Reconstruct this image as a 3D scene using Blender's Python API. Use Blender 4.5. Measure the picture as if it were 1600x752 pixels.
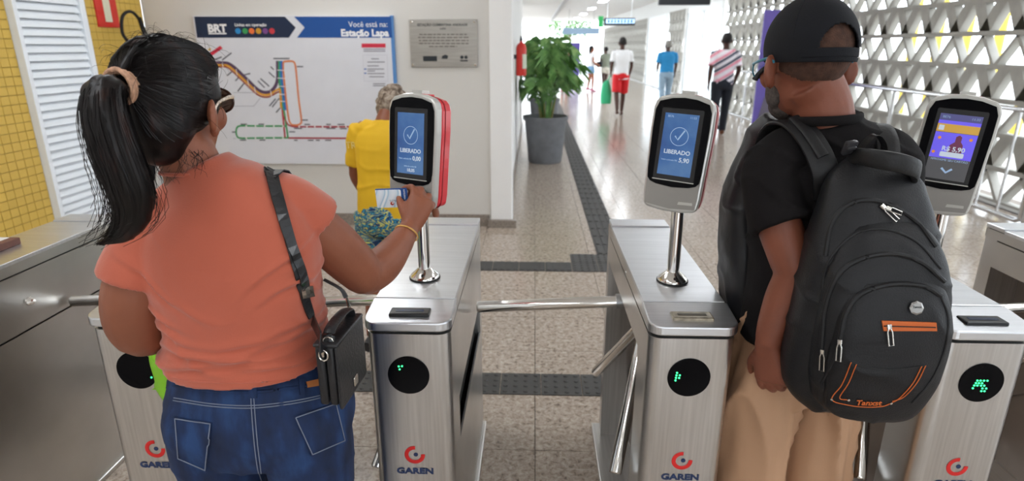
import bpy, bmesh, math, random
import numpy as np
from mathutils import Vector, Matrix, noise
from mathutils.bvhtree import BVHTree
random.seed(7); rng = np.random.default_rng(7)
for o in list(bpy.data.objects): bpy.data.objects.remove(o)
SC = bpy.context.scene; COL = SC.collection
# ------------------------------------------------------------------ camera
F = 955.0; TILT = math.radians(17.66); PSI = math.radians(2.0); CAM = np.array([0, 0, 1.6])
cd = bpy.data.cameras.new('camera'); co = bpy.data.objects.new('camera', cd); COL.objects.link(co)
cd.sensor_width = 36; cd.lens = 36 * F / 1600; cd.clip_start = .05; cd.clip_end = 300
co.location = CAM; co.rotation_euler = (math.pi / 2 - TILT, 0, PSI)
cd.dof.use_dof = True; cd.dof.focus_distance = 1.38; cd.dof.aperture_fstop = 3.8
SC.camera = co
# ------------------------------------------------------------------ world and exposure
w = bpy.data.worlds.new('sky'); SC.world = w; w.use_nodes = True
bg = w.node_tree.nodes['Background']; bg.inputs[0].default_value = (.84, .92, 1.0, 1); bg.inputs[1].default_value = 5.5
vs = SC.view_settings; vs.view_transform = 'Standard'; vs.look = 'None'; vs.exposure = 0.12; vs.gamma = 1; vs.use_curve_mapping = False
# ------------------------------------------------------------------ geometry of the view (pixels of the photo to points at a known depth)
_fw = np.array([-math.sin(PSI) * math.cos(TILT), math.cos(PSI) * math.cos(TILT), -math.sin(TILT)])
_rt = np.array([math.cos(PSI), math.sin(PSI), 0]); _up = np.cross(_rt, _fw)
def ray(x, y): return _fw + _rt * (x - 800) / F - _up * (y - 376) / F
def ay(x, y, Y): r = ray(x, y); return CAM + r * (Y / r[1])
def az(x, y, z): r = ray(x, y); return CAM + r * ((z - CAM[2]) / r[2])
def A(*p): return np.array(p, dtype=float)
def unit(v): v = np.asarray(v, float); return v / (np.linalg.norm(v) + 1e-12)
# ------------------------------------------------------------------ materials
MATS = {}
def M(name, col, rough=.5, metal=0, var=0, vscale=6, bump=0, bscale=60, stretch=None, emit=0, spec=.35, coat=0, trans=0, sheen=0):
    if name in MATS: return MATS[name]
    m = bpy.data.materials.new(name); m.use_nodes = True; MATS[name] = m
    nt = m.node_tree; b = nt.nodes['Principled BSDF']
    c = tuple(col) + (1,) if len(col) == 3 else col
    b.inputs['Base Color'].default_value = c; b.inputs['Roughness'].default_value = rough; b.inputs['Metallic'].default_value = metal
    b.inputs['Specular IOR Level'].default_value = spec
    if coat: b.inputs['Coat Weight'].default_value = coat; b.inputs['Coat Roughness'].default_value = .05
    if trans: b.inputs['Transmission Weight'].default_value = trans
    if sheen: b.inputs['Sheen Weight'].default_value = sheen
    if emit: b.inputs['Emission Color'].default_value = c; b.inputs['Emission Strength'].default_value = emit
    tc = nt.nodes.new('ShaderNodeTexCoord'); vec = tc.outputs['Object']
    if stretch:
        mp = nt.nodes.new('ShaderNodeMapping'); mp.inputs['Scale'].default_value = stretch
        nt.links.new(vec, mp.inputs[0]); vec = mp.outputs[0]
    def nz(scale, detail=4):
        n = nt.nodes.new('ShaderNodeTexNoise'); n.inputs['Scale'].default_value = scale; n.inputs['Detail'].default_value = detail
        nt.links.new(vec, n.inputs['Vector']); return n
    n = nz(vscale)
    r = nt.nodes.new('ShaderNodeValToRGB')
    k = var if var else .02
    r.color_ramp.elements[0].position = .3; r.color_ramp.elements[1].position = .7
    r.color_ramp.elements[0].color = tuple(max(0, x * (1 - k)) for x in c[:3]) + (1,)
    r.color_ramp.elements[1].color = tuple(min(1, x * (1 + k)) for x in c[:3]) + (1,)
    nt.links.new(n.outputs['Fac'], r.inputs[0]); nt.links.new(r.outputs[0], b.inputs['Base Color'])
    if bump:
        n2 = nz(bscale, 5); bp = nt.nodes.new('ShaderNodeBump'); bp.inputs['Strength'].default_value = bump; bp.inputs['Distance'].default_value = .004
        nt.links.new(n2.outputs['Fac'], bp.inputs['Height']); nt.links.new(bp.outputs[0], b.inputs['Normal'])
    return m
def ramp_mat(name, kind, scale, stops, rough=.5, bump=0, metal=0, stretch=None, detail=6, distort=0, spec=.5, interp='LINEAR', coat=0, rot=None):
    if name in MATS: return MATS[name]
    m = bpy.data.materials.new(name); m.use_nodes = True; MATS[name] = m
    nt = m.node_tree; b = nt.nodes['Principled BSDF']; b.inputs['Roughness'].default_value = rough; b.inputs['Metallic'].default_value = metal
    b.inputs['Specular IOR Level'].default_value = spec
    if coat: b.inputs['Coat Weight'].default_value = coat; b.inputs['Coat Roughness'].default_value = .06
    tc = nt.nodes.new('ShaderNodeTexCoord'); mp = nt.nodes.new('ShaderNodeMapping'); nt.links.new(tc.outputs['Object'], mp.inputs[0])
    if stretch: mp.inputs['Scale'].default_value = stretch
    if rot: mp.inputs['Rotation'].default_value = rot
    if kind == 'noise':
        n = nt.nodes.new('ShaderNodeTexNoise'); n.inputs['Detail'].default_value = detail; n.inputs['Distortion'].default_value = distort; out = n.outputs['Fac']
    elif kind == 'voronoi':
        n = nt.nodes.new('ShaderNodeTexVoronoi'); out = n.outputs['Color']
    else:
        n = nt.nodes.new('ShaderNodeTexWave'); n.inputs['Distortion'].default_value = distort; n.inputs['Detail'].default_value = 1; out = n.outputs['Fac']
    n.inputs['Scale'].default_value = scale; nt.links.new(mp.outputs[0], n.inputs['Vector'])
    r = nt.nodes.new('ShaderNodeValToRGB'); cr = r.color_ramp; cr.interpolation = interp
    while len(cr.elements) < len(stops): cr.elements.new(.5)
    for e, (p, c) in zip(cr.elements, stops): e.position = p; e.color = tuple(c) + (1,)
    nt.links.new(out, r.inputs[0]); nt.links.new(r.outputs[0], b.inputs['Base Color'])
    if bump:
        bp = nt.nodes.new('ShaderNodeBump'); bp.inputs['Strength'].default_value = bump; bp.inputs['Distance'].default_value = .004
        nt.links.new(out, bp.inputs['Height']); nt.links.new(bp.outputs[0], b.inputs['Normal'])
    return m
def hexc(h):
    h = h.lstrip('#'); v = [int(h[i:i + 2], 16) / 255 for i in (0, 2, 4)]
    return tuple(x / 12.92 if x <= .04045 else ((x + .055) / 1.055) ** 2.4 for x in v)
STEEL = M('brushed_steel', (.62, .615, .605), .30, 1, var=.10, vscale=3, bump=.05, bscale=14, stretch=(40, 1, 1.2))
STEELTOP = M('satin_steel', (.72, .74, .77), .34, 1, var=.06, vscale=4, bump=.05, bscale=20, stretch=(1, 30, 1))
STEELIN = M('shaded_steel', (.24, .20, .175), .4, 1, var=.1, vscale=5)  # same steel, darkened and browned for recess shade and floor reflection
CHROME = M('chrome', (.78, .76, .73), .12, 1)
BLACK = M('black_plastic', (.012, .012, .013), .3)
GLASSB = M('black_glass', (.003, .003, .004), .1, spec=.08)
RUBBER = M('black_rubber', (.01, .01, .01), .7)
SILVERP = M('silver_plastic', (.52, .51, .48), .3, .35)
GREYP = M('warm_grey_plastic', (.30, .285, .265), .42, var=.05)
REDP = M('red_plastic', hexc('#d8343c'), .3, coat=.5)
WHITEP = M('white_paint', hexc('#dcdad6'), .6, var=.015, vscale=2)
REDLOGO = M('red_print', hexc('#d42a28'), .4)
NAVYLOGO = M('navy_print', hexc('#28385c'), .4)
LED = M('green_led', (.05, 1, .3), .4, emit=2.0)
WHITEPRINT = M('white_print', (.9, .9, .92), .5)
DARKPRINT = M('dark_print', (.02, .025, .03), .5)
# ------------------------------------------------------------------ mesh helpers
class MB:
    def __init__(s): s.v = []; s.f = []
    def add(s, v, f):
        o = len(s.v); s.v += [tuple(map(float, p)) for p in v]; s.f += [tuple(i + o for i in q) for q in f]; return s
    def box(s, x0, x1, y0, y1, z0, z1, R=None, c=None):
        p = [(x, y, z) for z in (z0, z1) for y in (y0, y1) for x in (x0, x1)]
        if R is not None: p = [np.asarray(R) @ np.array(q) + (c if c is not None else 0) for q in p]
        return s.add(p, [(0, 2, 3, 1), (4, 5, 7, 6), (0, 1, 5, 4), (2, 6, 7, 3), (0, 4, 6, 2), (1, 3, 7, 5)])
    def rbox(s, x0, x1, y0, y1, z0, z1, r, seg=2, R=None, c=None):
        bm = bmesh.new(); bmesh.ops.create_cube(bm, size=1)
        for v in bm.verts: v.co = Vector(((x0 + x1) / 2 + v.co.x * (x1 - x0), (y0 + y1) / 2 + v.co.y * (y1 - y0), (z0 + z1) / 2 + v.co.z * (z1 - z0)))
        bmesh.ops.bevel(bm, geom=bm.edges[:], offset=r, segments=seg, profile=.5, affect='EDGES')
        bm.verts.index_update()
        p = [tuple(v.co) for v in bm.verts]
        if R is not None: p = [np.asarray(R) @ np.array(q) + (c if c is not None else 0) for q in p]
        s.add(p, [tuple(v.index for v in f.verts) for f in bm.faces]); bm.free(); return s
    def prism(s, poly, O, u, v, n, h0, h1, inset=0):
        O, u, v, n = (np.asarray(k, float) for k in (O, u, v, n)); N = len(poly)
        a = [O + u * p[0] + v * p[1] + n * h0 for p in poly]; b = [O + u * p[0] + v * p[1] + n * h1 for p in poly]
        fs = [tuple(range(N))[::-1], tuple(range(N, 2 * N))] + [(i, (i + 1) % N, N + (i + 1) % N, N + i) for i in range(N)]
        return s.add(a + b, fs)
    def tube(s, path, rad, seg=12, ref=(1, 0, 0), sub=1, pw=2.0, cap=True):
        v, f = tube(path, rad, seg, ref, sub, pw, cap); return s.add(v, f)
    def lathe(s, prof, c=(0, 0, 0), ax=(0, 0, 1), seg=32):
        ax = unit(ax); u = unit(np.cross(ax, (0, 1, 0) if abs(ax[1]) < .9 else (1, 0, 0))); v = np.cross(ax, u); c = np.asarray(c, float)
        V_ = []; N = len(prof)
        for r, h in prof:
            for k in range(seg):
                a = 2 * math.pi * k / seg; V_.append(c + ax * h + (u * math.cos(a) + v * math.sin(a)) * r)
        fs = [(i * seg + k, i * seg + (k + 1) % seg, (i + 1) * seg + (k + 1) % seg, (i + 1) * seg + k) for i in range(N - 1) for k in range(seg)]
        fs += [tuple(range(seg))[::-1], tuple(range((N - 1) * seg, N * seg))]
        return s.add(V_, fs)
    def ell(s, c, r, R=None, n=16): v, f = ell(c, r, R, n); return s.add(v, f)
def cr(P, sub):
    P = np.asarray(P, float)
    if sub <= 1 or len(P) < 3: return P
    Q = np.vstack([2 * P[0] - P[1], P, 2 * P[-1] - P[-2]]); out = []
    for i in range(1, len(Q) - 2):
        for k in range(sub):
            t = k / sub; a, b, c, d = Q[i - 1], Q[i], Q[i + 1], Q[i + 2]
            out.append(.5 * (2 * b + (c - a) * t + (2 * a - 5 * b + 4 * c - d) * t * t + (3 * b - a - 3 * c + d) * t ** 3))
    out.append(P[-1]); return np.array(out)
def tube(path, rad, seg=12, ref=(1, 0, 0), sub=1, pw=2.0, cap=True):
    P = np.asarray(path, float); R = np.array([(r, r) if np.isscalar(r) else r for r in (rad if hasattr(rad, '__len__') else [rad] * len(P))], float)
    Q = cr(np.hstack([P, R]), sub); P = Q[:, :3]; R = np.maximum(Q[:, 3:], 1e-5); N = len(P); ref = np.asarray(ref, float)
    T = np.gradient(P, axis=0); V_ = []
    for i in range(N):
        t = unit(T[i]); q = ref if abs(unit(ref) @ t) < .93 else np.array([0, 1., 0]) if abs(t[1]) < .8 else np.array([0, 0, 1.])
        u = unit(q - (q @ t) * t); v = np.cross(t, u)
        for k in range(seg):
            a = 2 * math.pi * k / seg; c, s_ = math.cos(a), math.sin(a); e = 2 / pw
            V_.append(P[i] + u * R[i, 0] * abs(c) ** e * (1 if c >= 0 else -1) + v * R[i, 1] * abs(s_) ** e * (1 if s_ >= 0 else -1))
    f = [(i * seg + k, i * seg + (k + 1) % seg, (i + 1) * seg + (k + 1) % seg, (i + 1) * seg + k) for i in range(N - 1) for k in range(seg)]
    if cap: f += [tuple(range(seg))[::-1], tuple(range((N - 1) * seg, N * seg))]
    return V_, f
def ell(c, r, R=None, n=16):
    c = np.asarray(c, float); r = np.asarray([r] * 3 if np.isscalar(r) else r, float); V_ = [c + (R @ (A(0, 0, -1) * r) if R is not None else A(0, 0, -r[2]))]; m = n // 2
    for i in range(1, m):
        ph = -math.pi / 2 + math.pi * i / m
        for k in range(n):
            a = 2 * math.pi * k / n; p = A(math.cos(ph) * math.cos(a), math.cos(ph) * math.sin(a), math.sin(ph)) * r
            V_.append(c + (R @ p if R is not None else p))
    V_.append(c + (R @ (A(0, 0, 1) * r) if R is not None else A(0, 0, r[2]))); L = len(V_) - 1
    f = [(0, 1 + (k + 1) % n, 1 + k) for k in range(n)] + [(L, 1 + (m - 2) * n + k, 1 + (m - 2) * n + (k + 1) % n) for k in range(n)]
    f += [(1 + i * n + k, 1 + i * n + (k + 1) % n, 1 + (i + 1) * n + (k + 1) % n, 1 + (i + 1) * n + k) for i in range(m - 2) for k in range(n)]
    return V_, f
def rotz(a): c, s = math.cos(a), math.sin(a); return np.array([[c, -s, 0], [s, c, 0], [0, 0, 1.]])
def rotx(a): c, s = math.cos(a), math.sin(a); return np.array([[1., 0, 0], [0, c, -s], [0, s, c]])
def roty(a): c, s = math.cos(a), math.sin(a); return np.array([[c, 0, s], [0, 1., 0], [-s, 0, c]])
def rrect(x0, x1, y0, y1, r, n=5, corners=(1, 1, 1, 1)):
    out = []
    for i, (cx, cy, a0) in enumerate(((x1 - r, y0 + r, -90), (x1 - r, y1 - r, 0), (x0 + r, y1 - r, 90), (x0 + r, y0 + r, 180))):
        if corners[i]:
            for k in range(n + 1): a = math.radians(a0 + 90 * k / n); out.append((cx + r * math.cos(a), cy + r * math.sin(a)))
        else: out.append(((x1, y0), (x1, y1), (x0, y1), (x0, y0))[i])
    return out
def off(root): return np.zeros(3) if root is None else np.array(root.get('_o', (0, 0, 0)), float)
def mesh_obj(name, me, mat, parent=None, smooth=False, angle=None):
    o = bpy.data.objects.new(name, me); COL.objects.link(o)
    for x in (mat if isinstance(mat, (list, tuple)) else [mat]): me.materials.append(x)
    if smooth:
        me.shade_smooth()
        if angle: me.set_sharp_from_angle(angle=math.radians(angle))
    if parent is not None: o.parent = parent
    return o
ORG = {}
def build(name, mb, mat, parent=None, smooth=False, angle=40, bevel=0, local=False):
    me = bpy.data.meshes.new(name); og = A(0, 0, 0) if local or parent is None else ORG.get(parent.name, A(0, 0, 0))
    me.from_pydata([tuple(np.array(p) - og) for p in mb.v], [], mb.f); me.update()
    bm = bmesh.new(); bm.from_mesh(me); bmesh.ops.recalc_face_normals(bm, faces=bm.faces[:]); bm.to_mesh(me); bm.free()
    o = mesh_obj(name, me, mat, parent, smooth, angle)
    if parent is not None: ORG[o.name] = og
    if bevel:
        md = o.modifiers.new('bevel', 'BEVEL'); md.width = bevel; md.segments = 2; md.limit_method = 'ANGLE'
    return o
def tag(o, label=None, cat=None, group=None, kind=None):
    if label: o['label'] = label
    if cat: o['category'] = cat
    if group: o['group'] = group
    if kind: o['kind'] = kind
    return o
def thing(name, label, cat, loc=(0, 0, 0), rz=0, group=None, world=False):
    o = bpy.data.objects.new(name, None); COL.objects.link(o); o.location = tuple(map(float, loc)); o.rotation_euler = (0, 0, rz); o.empty_display_size = .1
    ORG[o.name] = np.array(loc, float) if world else A(0, 0, 0)
    return tag(o, label, cat, group)
def dup(o, parent=None, loc=None):
    c = o.copy(); COL.objects.link(c); c.parent = parent
    if loc is not None: c.location = tuple(map(float, loc))
    for ch in list(o.children): dup(ch, c)
    return c
def share(name, me, parent, loc, rot=None, scale=None):
    o = bpy.data.objects.new(name, me); COL.objects.link(o); o.parent = parent; o.location = tuple(map(float, loc))
    if rot is not None: o.rotation_euler = rot
    if scale is not None: o.scale = scale
    return o
def mesh_only(mb, mat, name='piece', smooth=False):
    me = bpy.data.meshes.new(name); me.from_pydata(mb.v, [], mb.f); me.update(); me.materials.append(mat)
    bm = bmesh.new(); bm.from_mesh(me); bmesh.ops.recalc_face_normals(bm, faces=bm.faces[:]); bm.to_mesh(me); bm.free()
    if smooth: me.shade_smooth()
    return me
def organic(name, mb, mat, parent=None, voxel=.008, smooth=6, disp=None, fac=.5):
    """closed overlapping shapes fused into one continuous skin"""
    me = bpy.data.meshes.new('tmp'); me.from_pydata(mb.v, [], mb.f); me.update()
    bm = bmesh.new(); bm.from_mesh(me); bmesh.ops.recalc_face_normals(bm, faces=bm.faces[:]); bm.to_mesh(me); bm.free()
    t = bpy.data.objects.new('tmp', me); COL.objects.link(t)
    r = t.modifiers.new('r', 'REMESH'); r.mode = 'VOXEL'; r.voxel_size = voxel
    if smooth: s = t.modifiers.new('s', 'SMOOTH'); s.factor = fac; s.iterations = smooth
    dg = bpy.context.evaluated_depsgraph_get(); dg.update()
    m2 = bpy.data.meshes.new_from_object(t.evaluated_get(dg)); bpy.data.objects.remove(t); bpy.data.meshes.remove(me)
    m2.name = name; n = len(m2.vertices)
    co_ = np.empty(n * 3); m2.vertices.foreach_get('co', co_); co_ = co_.reshape(-1, 3)
    if disp is not None:
        nr = np.empty(n * 3); m2.vertices.foreach_get('normal', nr); nr = nr.reshape(-1, 3)
        co_ = co_ + nr * disp(co_)[:, None]
    og = ORG.get(parent.name, A(0, 0, 0)) if parent is not None else A(0, 0, 0)
    m2.vertices.foreach_set('co', (co_ - og).ravel()); m2.update()
    m2.materials.clear(); o = mesh_obj(name, m2, mat, parent, True)
    ORG[o.name] = og
    return o
def bvh_of(objs):
    vs_, fs_ = [], []
    for o in objs:
        k = len(vs_); og = ORG.get(o.name, A(0, 0, 0))
        vs_ += [Vector(og) + v.co for v in o.data.vertices]; fs_ += [tuple(i + k for i in p.vertices) for p in o.data.polygons]
    return BVHTree.FromPolygons(vs_, fs_)
def surf(b, px, py, lift=.002):
    """where the line of sight of a photo pixel meets a finished surface, lifted along its normal"""
    h, n, _, _ = b.ray_cast(Vector(CAM), Vector(ray(px, py)).normalized())
    if h is None: return None, None
    n = np.array(n); n = -n if n @ ray(px, py) > 0 else n
    return np.array(h) + unit(n) * lift, unit(n)
def strip(b, pix, r, lift=.001, sub=4, seg=6, flat=None):
    """tube along a line of points on a surface"""
    P = cr([(x, y, 0) for x, y in pix], sub) if len(pix) > 2 else [A(*pix[0], 0) * (1 - t) + A(*pix[1], 0) * t for t in np.linspace(0, 1, 3 * sub)]; pts = [q for q in (surf(b, p[0], p[1], lift)[0] for p in P) if q is not None]
    m = MB()
    if len(pts) > 1: m.tube(pts, [r] * len(pts), seg)
    return m
def patch(b, poly, lift=.002, th=.002, n=14):
    """a flap lying on a surface, its outline a quad (a b c d, pixels)"""
    a, b_, c, d = (A(*p) for p in poly); m = MB(); top = []; 
    for i in range(n + 1):
        for j in range(n + 1):
            u, v = i / n, j / n; q = (a * (1 - u) + b_ * u) * (1 - v) + (d * (1 - u) + c * u) * v
            h, nn = surf(b, q[0], q[1], lift)
            if h is None: return m
            top.append((h, nn))
    V_ = [h for h, _ in top] + [h - nn * (lift + th) for h, nn in top]; k = (n + 1) ** 2; f = []
    for i in range(n):
        for j in range(n):
            e = i * (n + 1) + j; q = (e, e + 1, e + n + 2, e + n + 1); f.append(q); f.append(tuple(x + k for x in q[::-1]))
    ed = [j for j in range(n + 1)] + [i * (n + 1) + n for i in range(1, n + 1)] + [n * (n + 1) + j for j in range(n - 1, -1, -1)] + [i * (n + 1) for i in range(n - 1, 0, -1)]
    for i in range(len(ed)): x, y = ed[i], ed[(i + 1) % len(ed)]; f.append((x, y, y + k, x + k))
    return m.add(V_, f)
def text(name, body, size, O, u, v, mat, parent=None, align='CENTER', th=.0006, xs=1.0, bold=0, local=False):
    cu = bpy.data.curves.new('t', 'FONT'); cu.body = body; cu.size = size; cu.align_x = align; cu.extrude = th / 2; cu.offset = bold; cu.resolution_u = 3
    t = bpy.data.objects.new('t', cu); COL.objects.link(t); dg = bpy.context.evaluated_depsgraph_get(); dg.update()
    me = bpy.data.meshes.new_from_object(t.evaluated_get(dg)); bpy.data.objects.remove(t); bpy.data.curves.remove(cu)
    me.name = name; me.materials.clear(); O, u, v = (np.asarray(k, float) for k in (O, u, v)); n = np.cross(u, v)
    og = A(0, 0, 0) if local or parent is None else ORG.get(parent.name, A(0, 0, 0))
    for q in me.vertices: q.co = Vector(O + u * q.co.x * xs + v * q.co.y + n * q.co.z - og)
    return mesh_obj(name, me, mat, parent)
# ================================================================== THE PLACE
def granite():
    m = bpy.data.materials.new('granite'); m.use_nodes = True; nt = m.node_tree; b = nt.nodes['Principled BSDF']
    b.inputs['Roughness'].default_value = .17; b.inputs['Specular IOR Level'].default_value = .55
    g = nt.nodes.new('ShaderNodeNewGeometry'); cols = []
    def ns(scale, det, stops):
        n = nt.nodes.new('ShaderNodeTexNoise'); n.inputs['Scale'].default_value = scale; n.inputs['Detail'].default_value = det; n.inputs['Roughness'].default_value = .7
        n.inputs['Distortion'].default_value = .6
        nt.links.new(g.outputs['Position'], n.inputs['Vector']); r = nt.nodes.new('ShaderNodeValToRGB')
        while len(r.color_ramp.elements) < len(stops): r.color_ramp.elements.new(.5)
        for e, (p, c) in zip(r.color_ramp.elements, stops): e.position = p; e.color = tuple(c) + (1,)
        nt.links.new(n.outputs['Fac'], r.inputs[0]); return r.outputs[0]
    a = ns(42, 6, [(.34, hexc('#6f6259')), (.44, hexc('#a39487')), (.55, hexc('#b8aa9c')), (.68, hexc('#c9beb3'))])
    c = ns(110, 3, [(.30, (.25, .24, .24)), (.42, (.95, .95, .95)), (.7, (1, 1, 1))])
    mx = nt.nodes.new('ShaderNodeMix'); mx.data_type = 'RGBA'; mx.blend_type = 'MULTIPLY'; mx.inputs[0].default_value = .6
    nt.links.new(a, mx.inputs[6]); nt.links.new(c, mx.inputs[7]); nt.links.new(mx.outputs[2], b.inputs['Base Color']); return m
GRANITE = granite()
GROUT = M('grout', hexc('#6d6259'), .7)
floor = build('floor', MB().box(-3.7, 5.3, -7.2, 46, -.12, -.012), GROUT); tag(floor, 'polished speckled beige granite floor of the station', kind='structure')
TS = .436; tile_me = mesh_only(MB().prism([(.0015, .0015), (TS - .0015, .0015), (TS - .0015, TS - .0015), (.0015, TS - .0015)], (0, 0, 0), (1, 0, 0), (0, 1, 0), (0, 0, 1), -.0119, 0), GRANITE, 'tile')
X0, Y0 = .0205 - 8 * TS, 2.1555 - TS; nx, ny = 19, 15
for i in range(nx):
    for j in range(ny): share('tile', tile_me, floor, (X0 + i * TS, Y0 + j * TS, 0))
yend = Y0 + ny * TS; m = MB()
for i in range(nx):                                            # paving too far away to tell the slabs apart
    for j in range(int((46 - yend) / TS)): m.box(X0 + i * TS + .0015, X0 + (i + 1) * TS - .0015, yend + j * TS + .0015, yend + (j + 1) * TS - .0015, -.0119, 0)
for i in range(nx):
    for j in range(-20, 0): m.box(X0 + i * TS + .0015, X0 + (i + 1) * TS - .0015, Y0 + j * TS + .0015, Y0 + (j + 1) * TS - .0015, -.0119, 0)
tag(build('paving', m, GRANITE, floor), kind='stuff')
# tactile paving
TACT = M('tactile_rubber', hexc('#4b4a49'), .6, var=.12, vscale=9, bump=.15, bscale=90)
def tact(sx, sy, domes):
    m = MB().box(.002, sx - .002, .002, sy - .002, 0, .004)
    if domes:
        k = max(2, round(sx / .05)); l = max(2, round(sy / .05))
        for i in range(k):
            for j in range(l): m.lathe([(.0125, 0), (.008, .005)], (sx * (i + .5) / k, sy * (j + .5) / l, .004), seg=8)
    else:
        for i in range(4): m.box(sx * (i + .5) / 4 - .014, sx * (i + .5) / 4 + .014, .012, sy - .012, .004, .0085)
    return mesh_only(m, TACT, 'tactile_tile')
td, tl = tact(.2, .2, True), tact(.235, .235, False); tx = tact(.2, .2, False)
for i in range(22): share('tactile_tile', td, floor, (-1.55 + i * .2, 2.574, .0005))
for i in range(9): share('tactile_tile', tx, floor, (-1.7 + (i + 1) * .2 , 4.27, .0005), (0, 0, 0))
for i in range(2):
    for j in range(2): share('tactile_tile', td, floor, (.3 + i * .2 + .001, 4.27 + j * .2, .0008))
for j in range(46): share('tactile_tile', tl, floor, (.52, 4.675 + j * .235, .0005))
tag(build('tactile_strip', MB().box(.522, .753, 15.5, 40, 0, .006), TACT, floor), kind='stuff')
# walls
WALL = M('wall_paint', hexc('#d6d3ce'), .7, var=.012, vscale=1.5)
WALLB = M('column_paint', hexc('#f0efee'), .6, var=.01)
SKIRT = M('skirting_granite', hexc('#8b8178'), .3, var=.3, vscale=60)
tag(build('wall_back', MB().box(-3.36, -.38, 5.47, 5.65, 0, 3.3), WALL), 'off-white painted wall carrying the line map', kind='structure')
tag(build('trim_1', MB().box(-.384, -.192, 5.45, 5.8, 0, 3.3), WALLB, bevel=.004), 'bright white column ending the wall', kind='structure')
tag(build('baseboard_back', MB().box(-3.35, -.40, 5.452, 5.47, 0, .11).box(-.41, -.15, 5.40, 5.449, 0, .07), SKIRT), 'grey granite skirting below the wall', kind='structure')
tag(build('wall_corridor', MB().box(-.5, -.25, 5.8, 13.2, 0, 3.3), WALLB), 'white corridor wall behind the palm', kind='structure')
tag(build('baseboard_corridor', MB().box(-.25, -.235, 5.8, 13.2, 0, .1), SKIRT), 'granite skirting along the corridor wall', kind='structure')
tag(build('ceiling', MB().box(-3.7, 5.3, -7.2, 46, 3.3, 3.42), M('ceiling_paint', hexc('#f2f2f2'), .7)), 'white ceiling over the station hall', kind='structure')
tag(build('trim_2', MB().box(1.08, 1.22, 2, 46, 3.2, 3.3), M('beam_paint', hexc('#b9b9bb'), .6)), 'grey ceiling beam along the corridor', kind='structure')
# yellow tiled side wall with louvred shutter
YEL = M('yellow_tile', hexc('#d3b055'), .35, var=.10, vscale=2.5)
YGR = M('yellow_grout', hexc('#a98a3a'), .7)
wl = tag(build('wall_left', MB().box(-3.55, -3.362, 2.4, 5.47, 0, 3.3), YGR), 'yellow tiled side wall beside the shutter', kind='structure')
tw, th = .068, .058; yt = mesh_only(MB().prism([(.002, .002), (tw - .002, .002), (tw - .002, th - .002), (.002, th - .002)], (0, 0, 0), (0, 1, 0), (0, 0, 1), (1, 0, 0), 0, .012), YEL, 'wall_tile')
cnt = 0; mrest = MB()
def ytile(y, z, near):
    global cnt
    if near and cnt < 300: share('wall_tile', yt, wl, (-3.362, y, z)); cnt += 1
    else: mrest.box(-3.362, -3.35, y + .002, y + tw - .002, z + .002, z + th - .002)
for k in range(46):
    z = .02 + k * th
    for i in range(50):
        y = 4.018 - tw * (i + 1)
        if y < 2.4: break
        ytile(y, z, i < 5 and .38 < z < 1.93)
    for i in range(11):
        y = 4.69 + tw * i
        if y + tw < 5.47: ytile(y, z, 1.15 < z < 1.98)
tag(build('wall_tiles', mrest, YEL, wl), kind='stuff')
SHUT = M('shutter_paint', hexc('#e9eef3'), .45)
d1 = tag(build('door_1', MB().box(-3.36, -3.30, 4.02, 4.055, .05, 2.4).box(-3.36, -3.30, 4.635, 4.688, .05, 2.4).box(-3.36, -3.30, 4.02, 4.688, 2.4, 2.45), SHUT, bevel=.003), 'white louvred shutter door in the yellow tiled wall', kind='structure')
sl = mesh_only(MB().box(-.003, .003, 0, .58, -.027, .027, R=roty(math.radians(-26))), SHUT, 'louvre_slat')
for k in range(43): share('louvre_slat', sl, d1, (-3.325, 4.055, .07 + k * .054))
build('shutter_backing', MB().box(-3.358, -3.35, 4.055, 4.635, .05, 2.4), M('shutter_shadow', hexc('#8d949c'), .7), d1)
tag(build('wall_rear_added', MB().box(-3.55, -.6, -7.2, -7, 0, 3.3).box(2.6, 5.1, -7.2, -7, 0, 3.3).box(-.6, 2.6, -7.2, -7, 2.4, 3.3), WALL), 'unseen off-white wall added behind the view, its opening sized to limit the light', kind='structure')  # unseen wall added to cut the light from behind, opening sized for that
tag(build('wall_side_added', MB().box(-3.55, -3.36, -7, 2.4, 0, 3.3), WALL), 'unseen off-white side wall before the yellow tiles, coloured for the steel reflections', kind='structure')  # unseen wall added to enclose the hall, white so steel reflects no yellow
# fire point on the yellow wall
RED = M('fire_red', hexc('#cf2f25'), .35, coat=.3)
fs = thing('fire_sign', 'red fire point board with a pale stripe on the yellow wall', 'sign', (-3.35, 4.98, 1.98))
build('board', MB().box(0, .012, -.125, .125, -.24, .4), RED, fs, bevel=.002)
build('stripe', MB().box(.012, .015, -.04, .04, -.2, .4), M('pale_stripe', hexc('#d8d6bd'), .5), fs)
def extinguisher(label, loc, hose=True, s=1.0, axis=(1, 0, 0), label_mat=None):
    e = thing('fire_extinguisher', label, 'extinguisher', loc)
    body = build('cylinder', MB().lathe([(.0, 0), (.07 * s, .0), (.075 * s, .02 * s), (.075 * s, .38 * s), (.06 * s, .43 * s), (.025 * s, .46 * s), (.022 * s, .48 * s)], seg=24), RED, e, True)
    build('valve', MB().lathe([(.02 * s, .48 * s), (.022 * s, .50 * s), (.015 * s, .53 * s)], seg=12).box(-.012 * s, .012 * s, -.09 * s, .02, .525 * s, .545 * s), BLACK, e)
    build('label', MB().prism([(math.cos(a) * .0765 * s, math.sin(a) * .0765 * s) for a in np.linspace(-1.3, .6, 12)] + [(math.cos(a) * .0745 * s, math.sin(a) * .0745 * s) for a in np.linspace(.6, -1.3, 12)], (0, 0, 0), (1, 0, 0), (0, 1, 0), (0, 0, 1), .1 * s, .3 * s), label_mat or M('pale_label', hexc('#cfd6c0'), .5), e)
    return e
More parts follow.
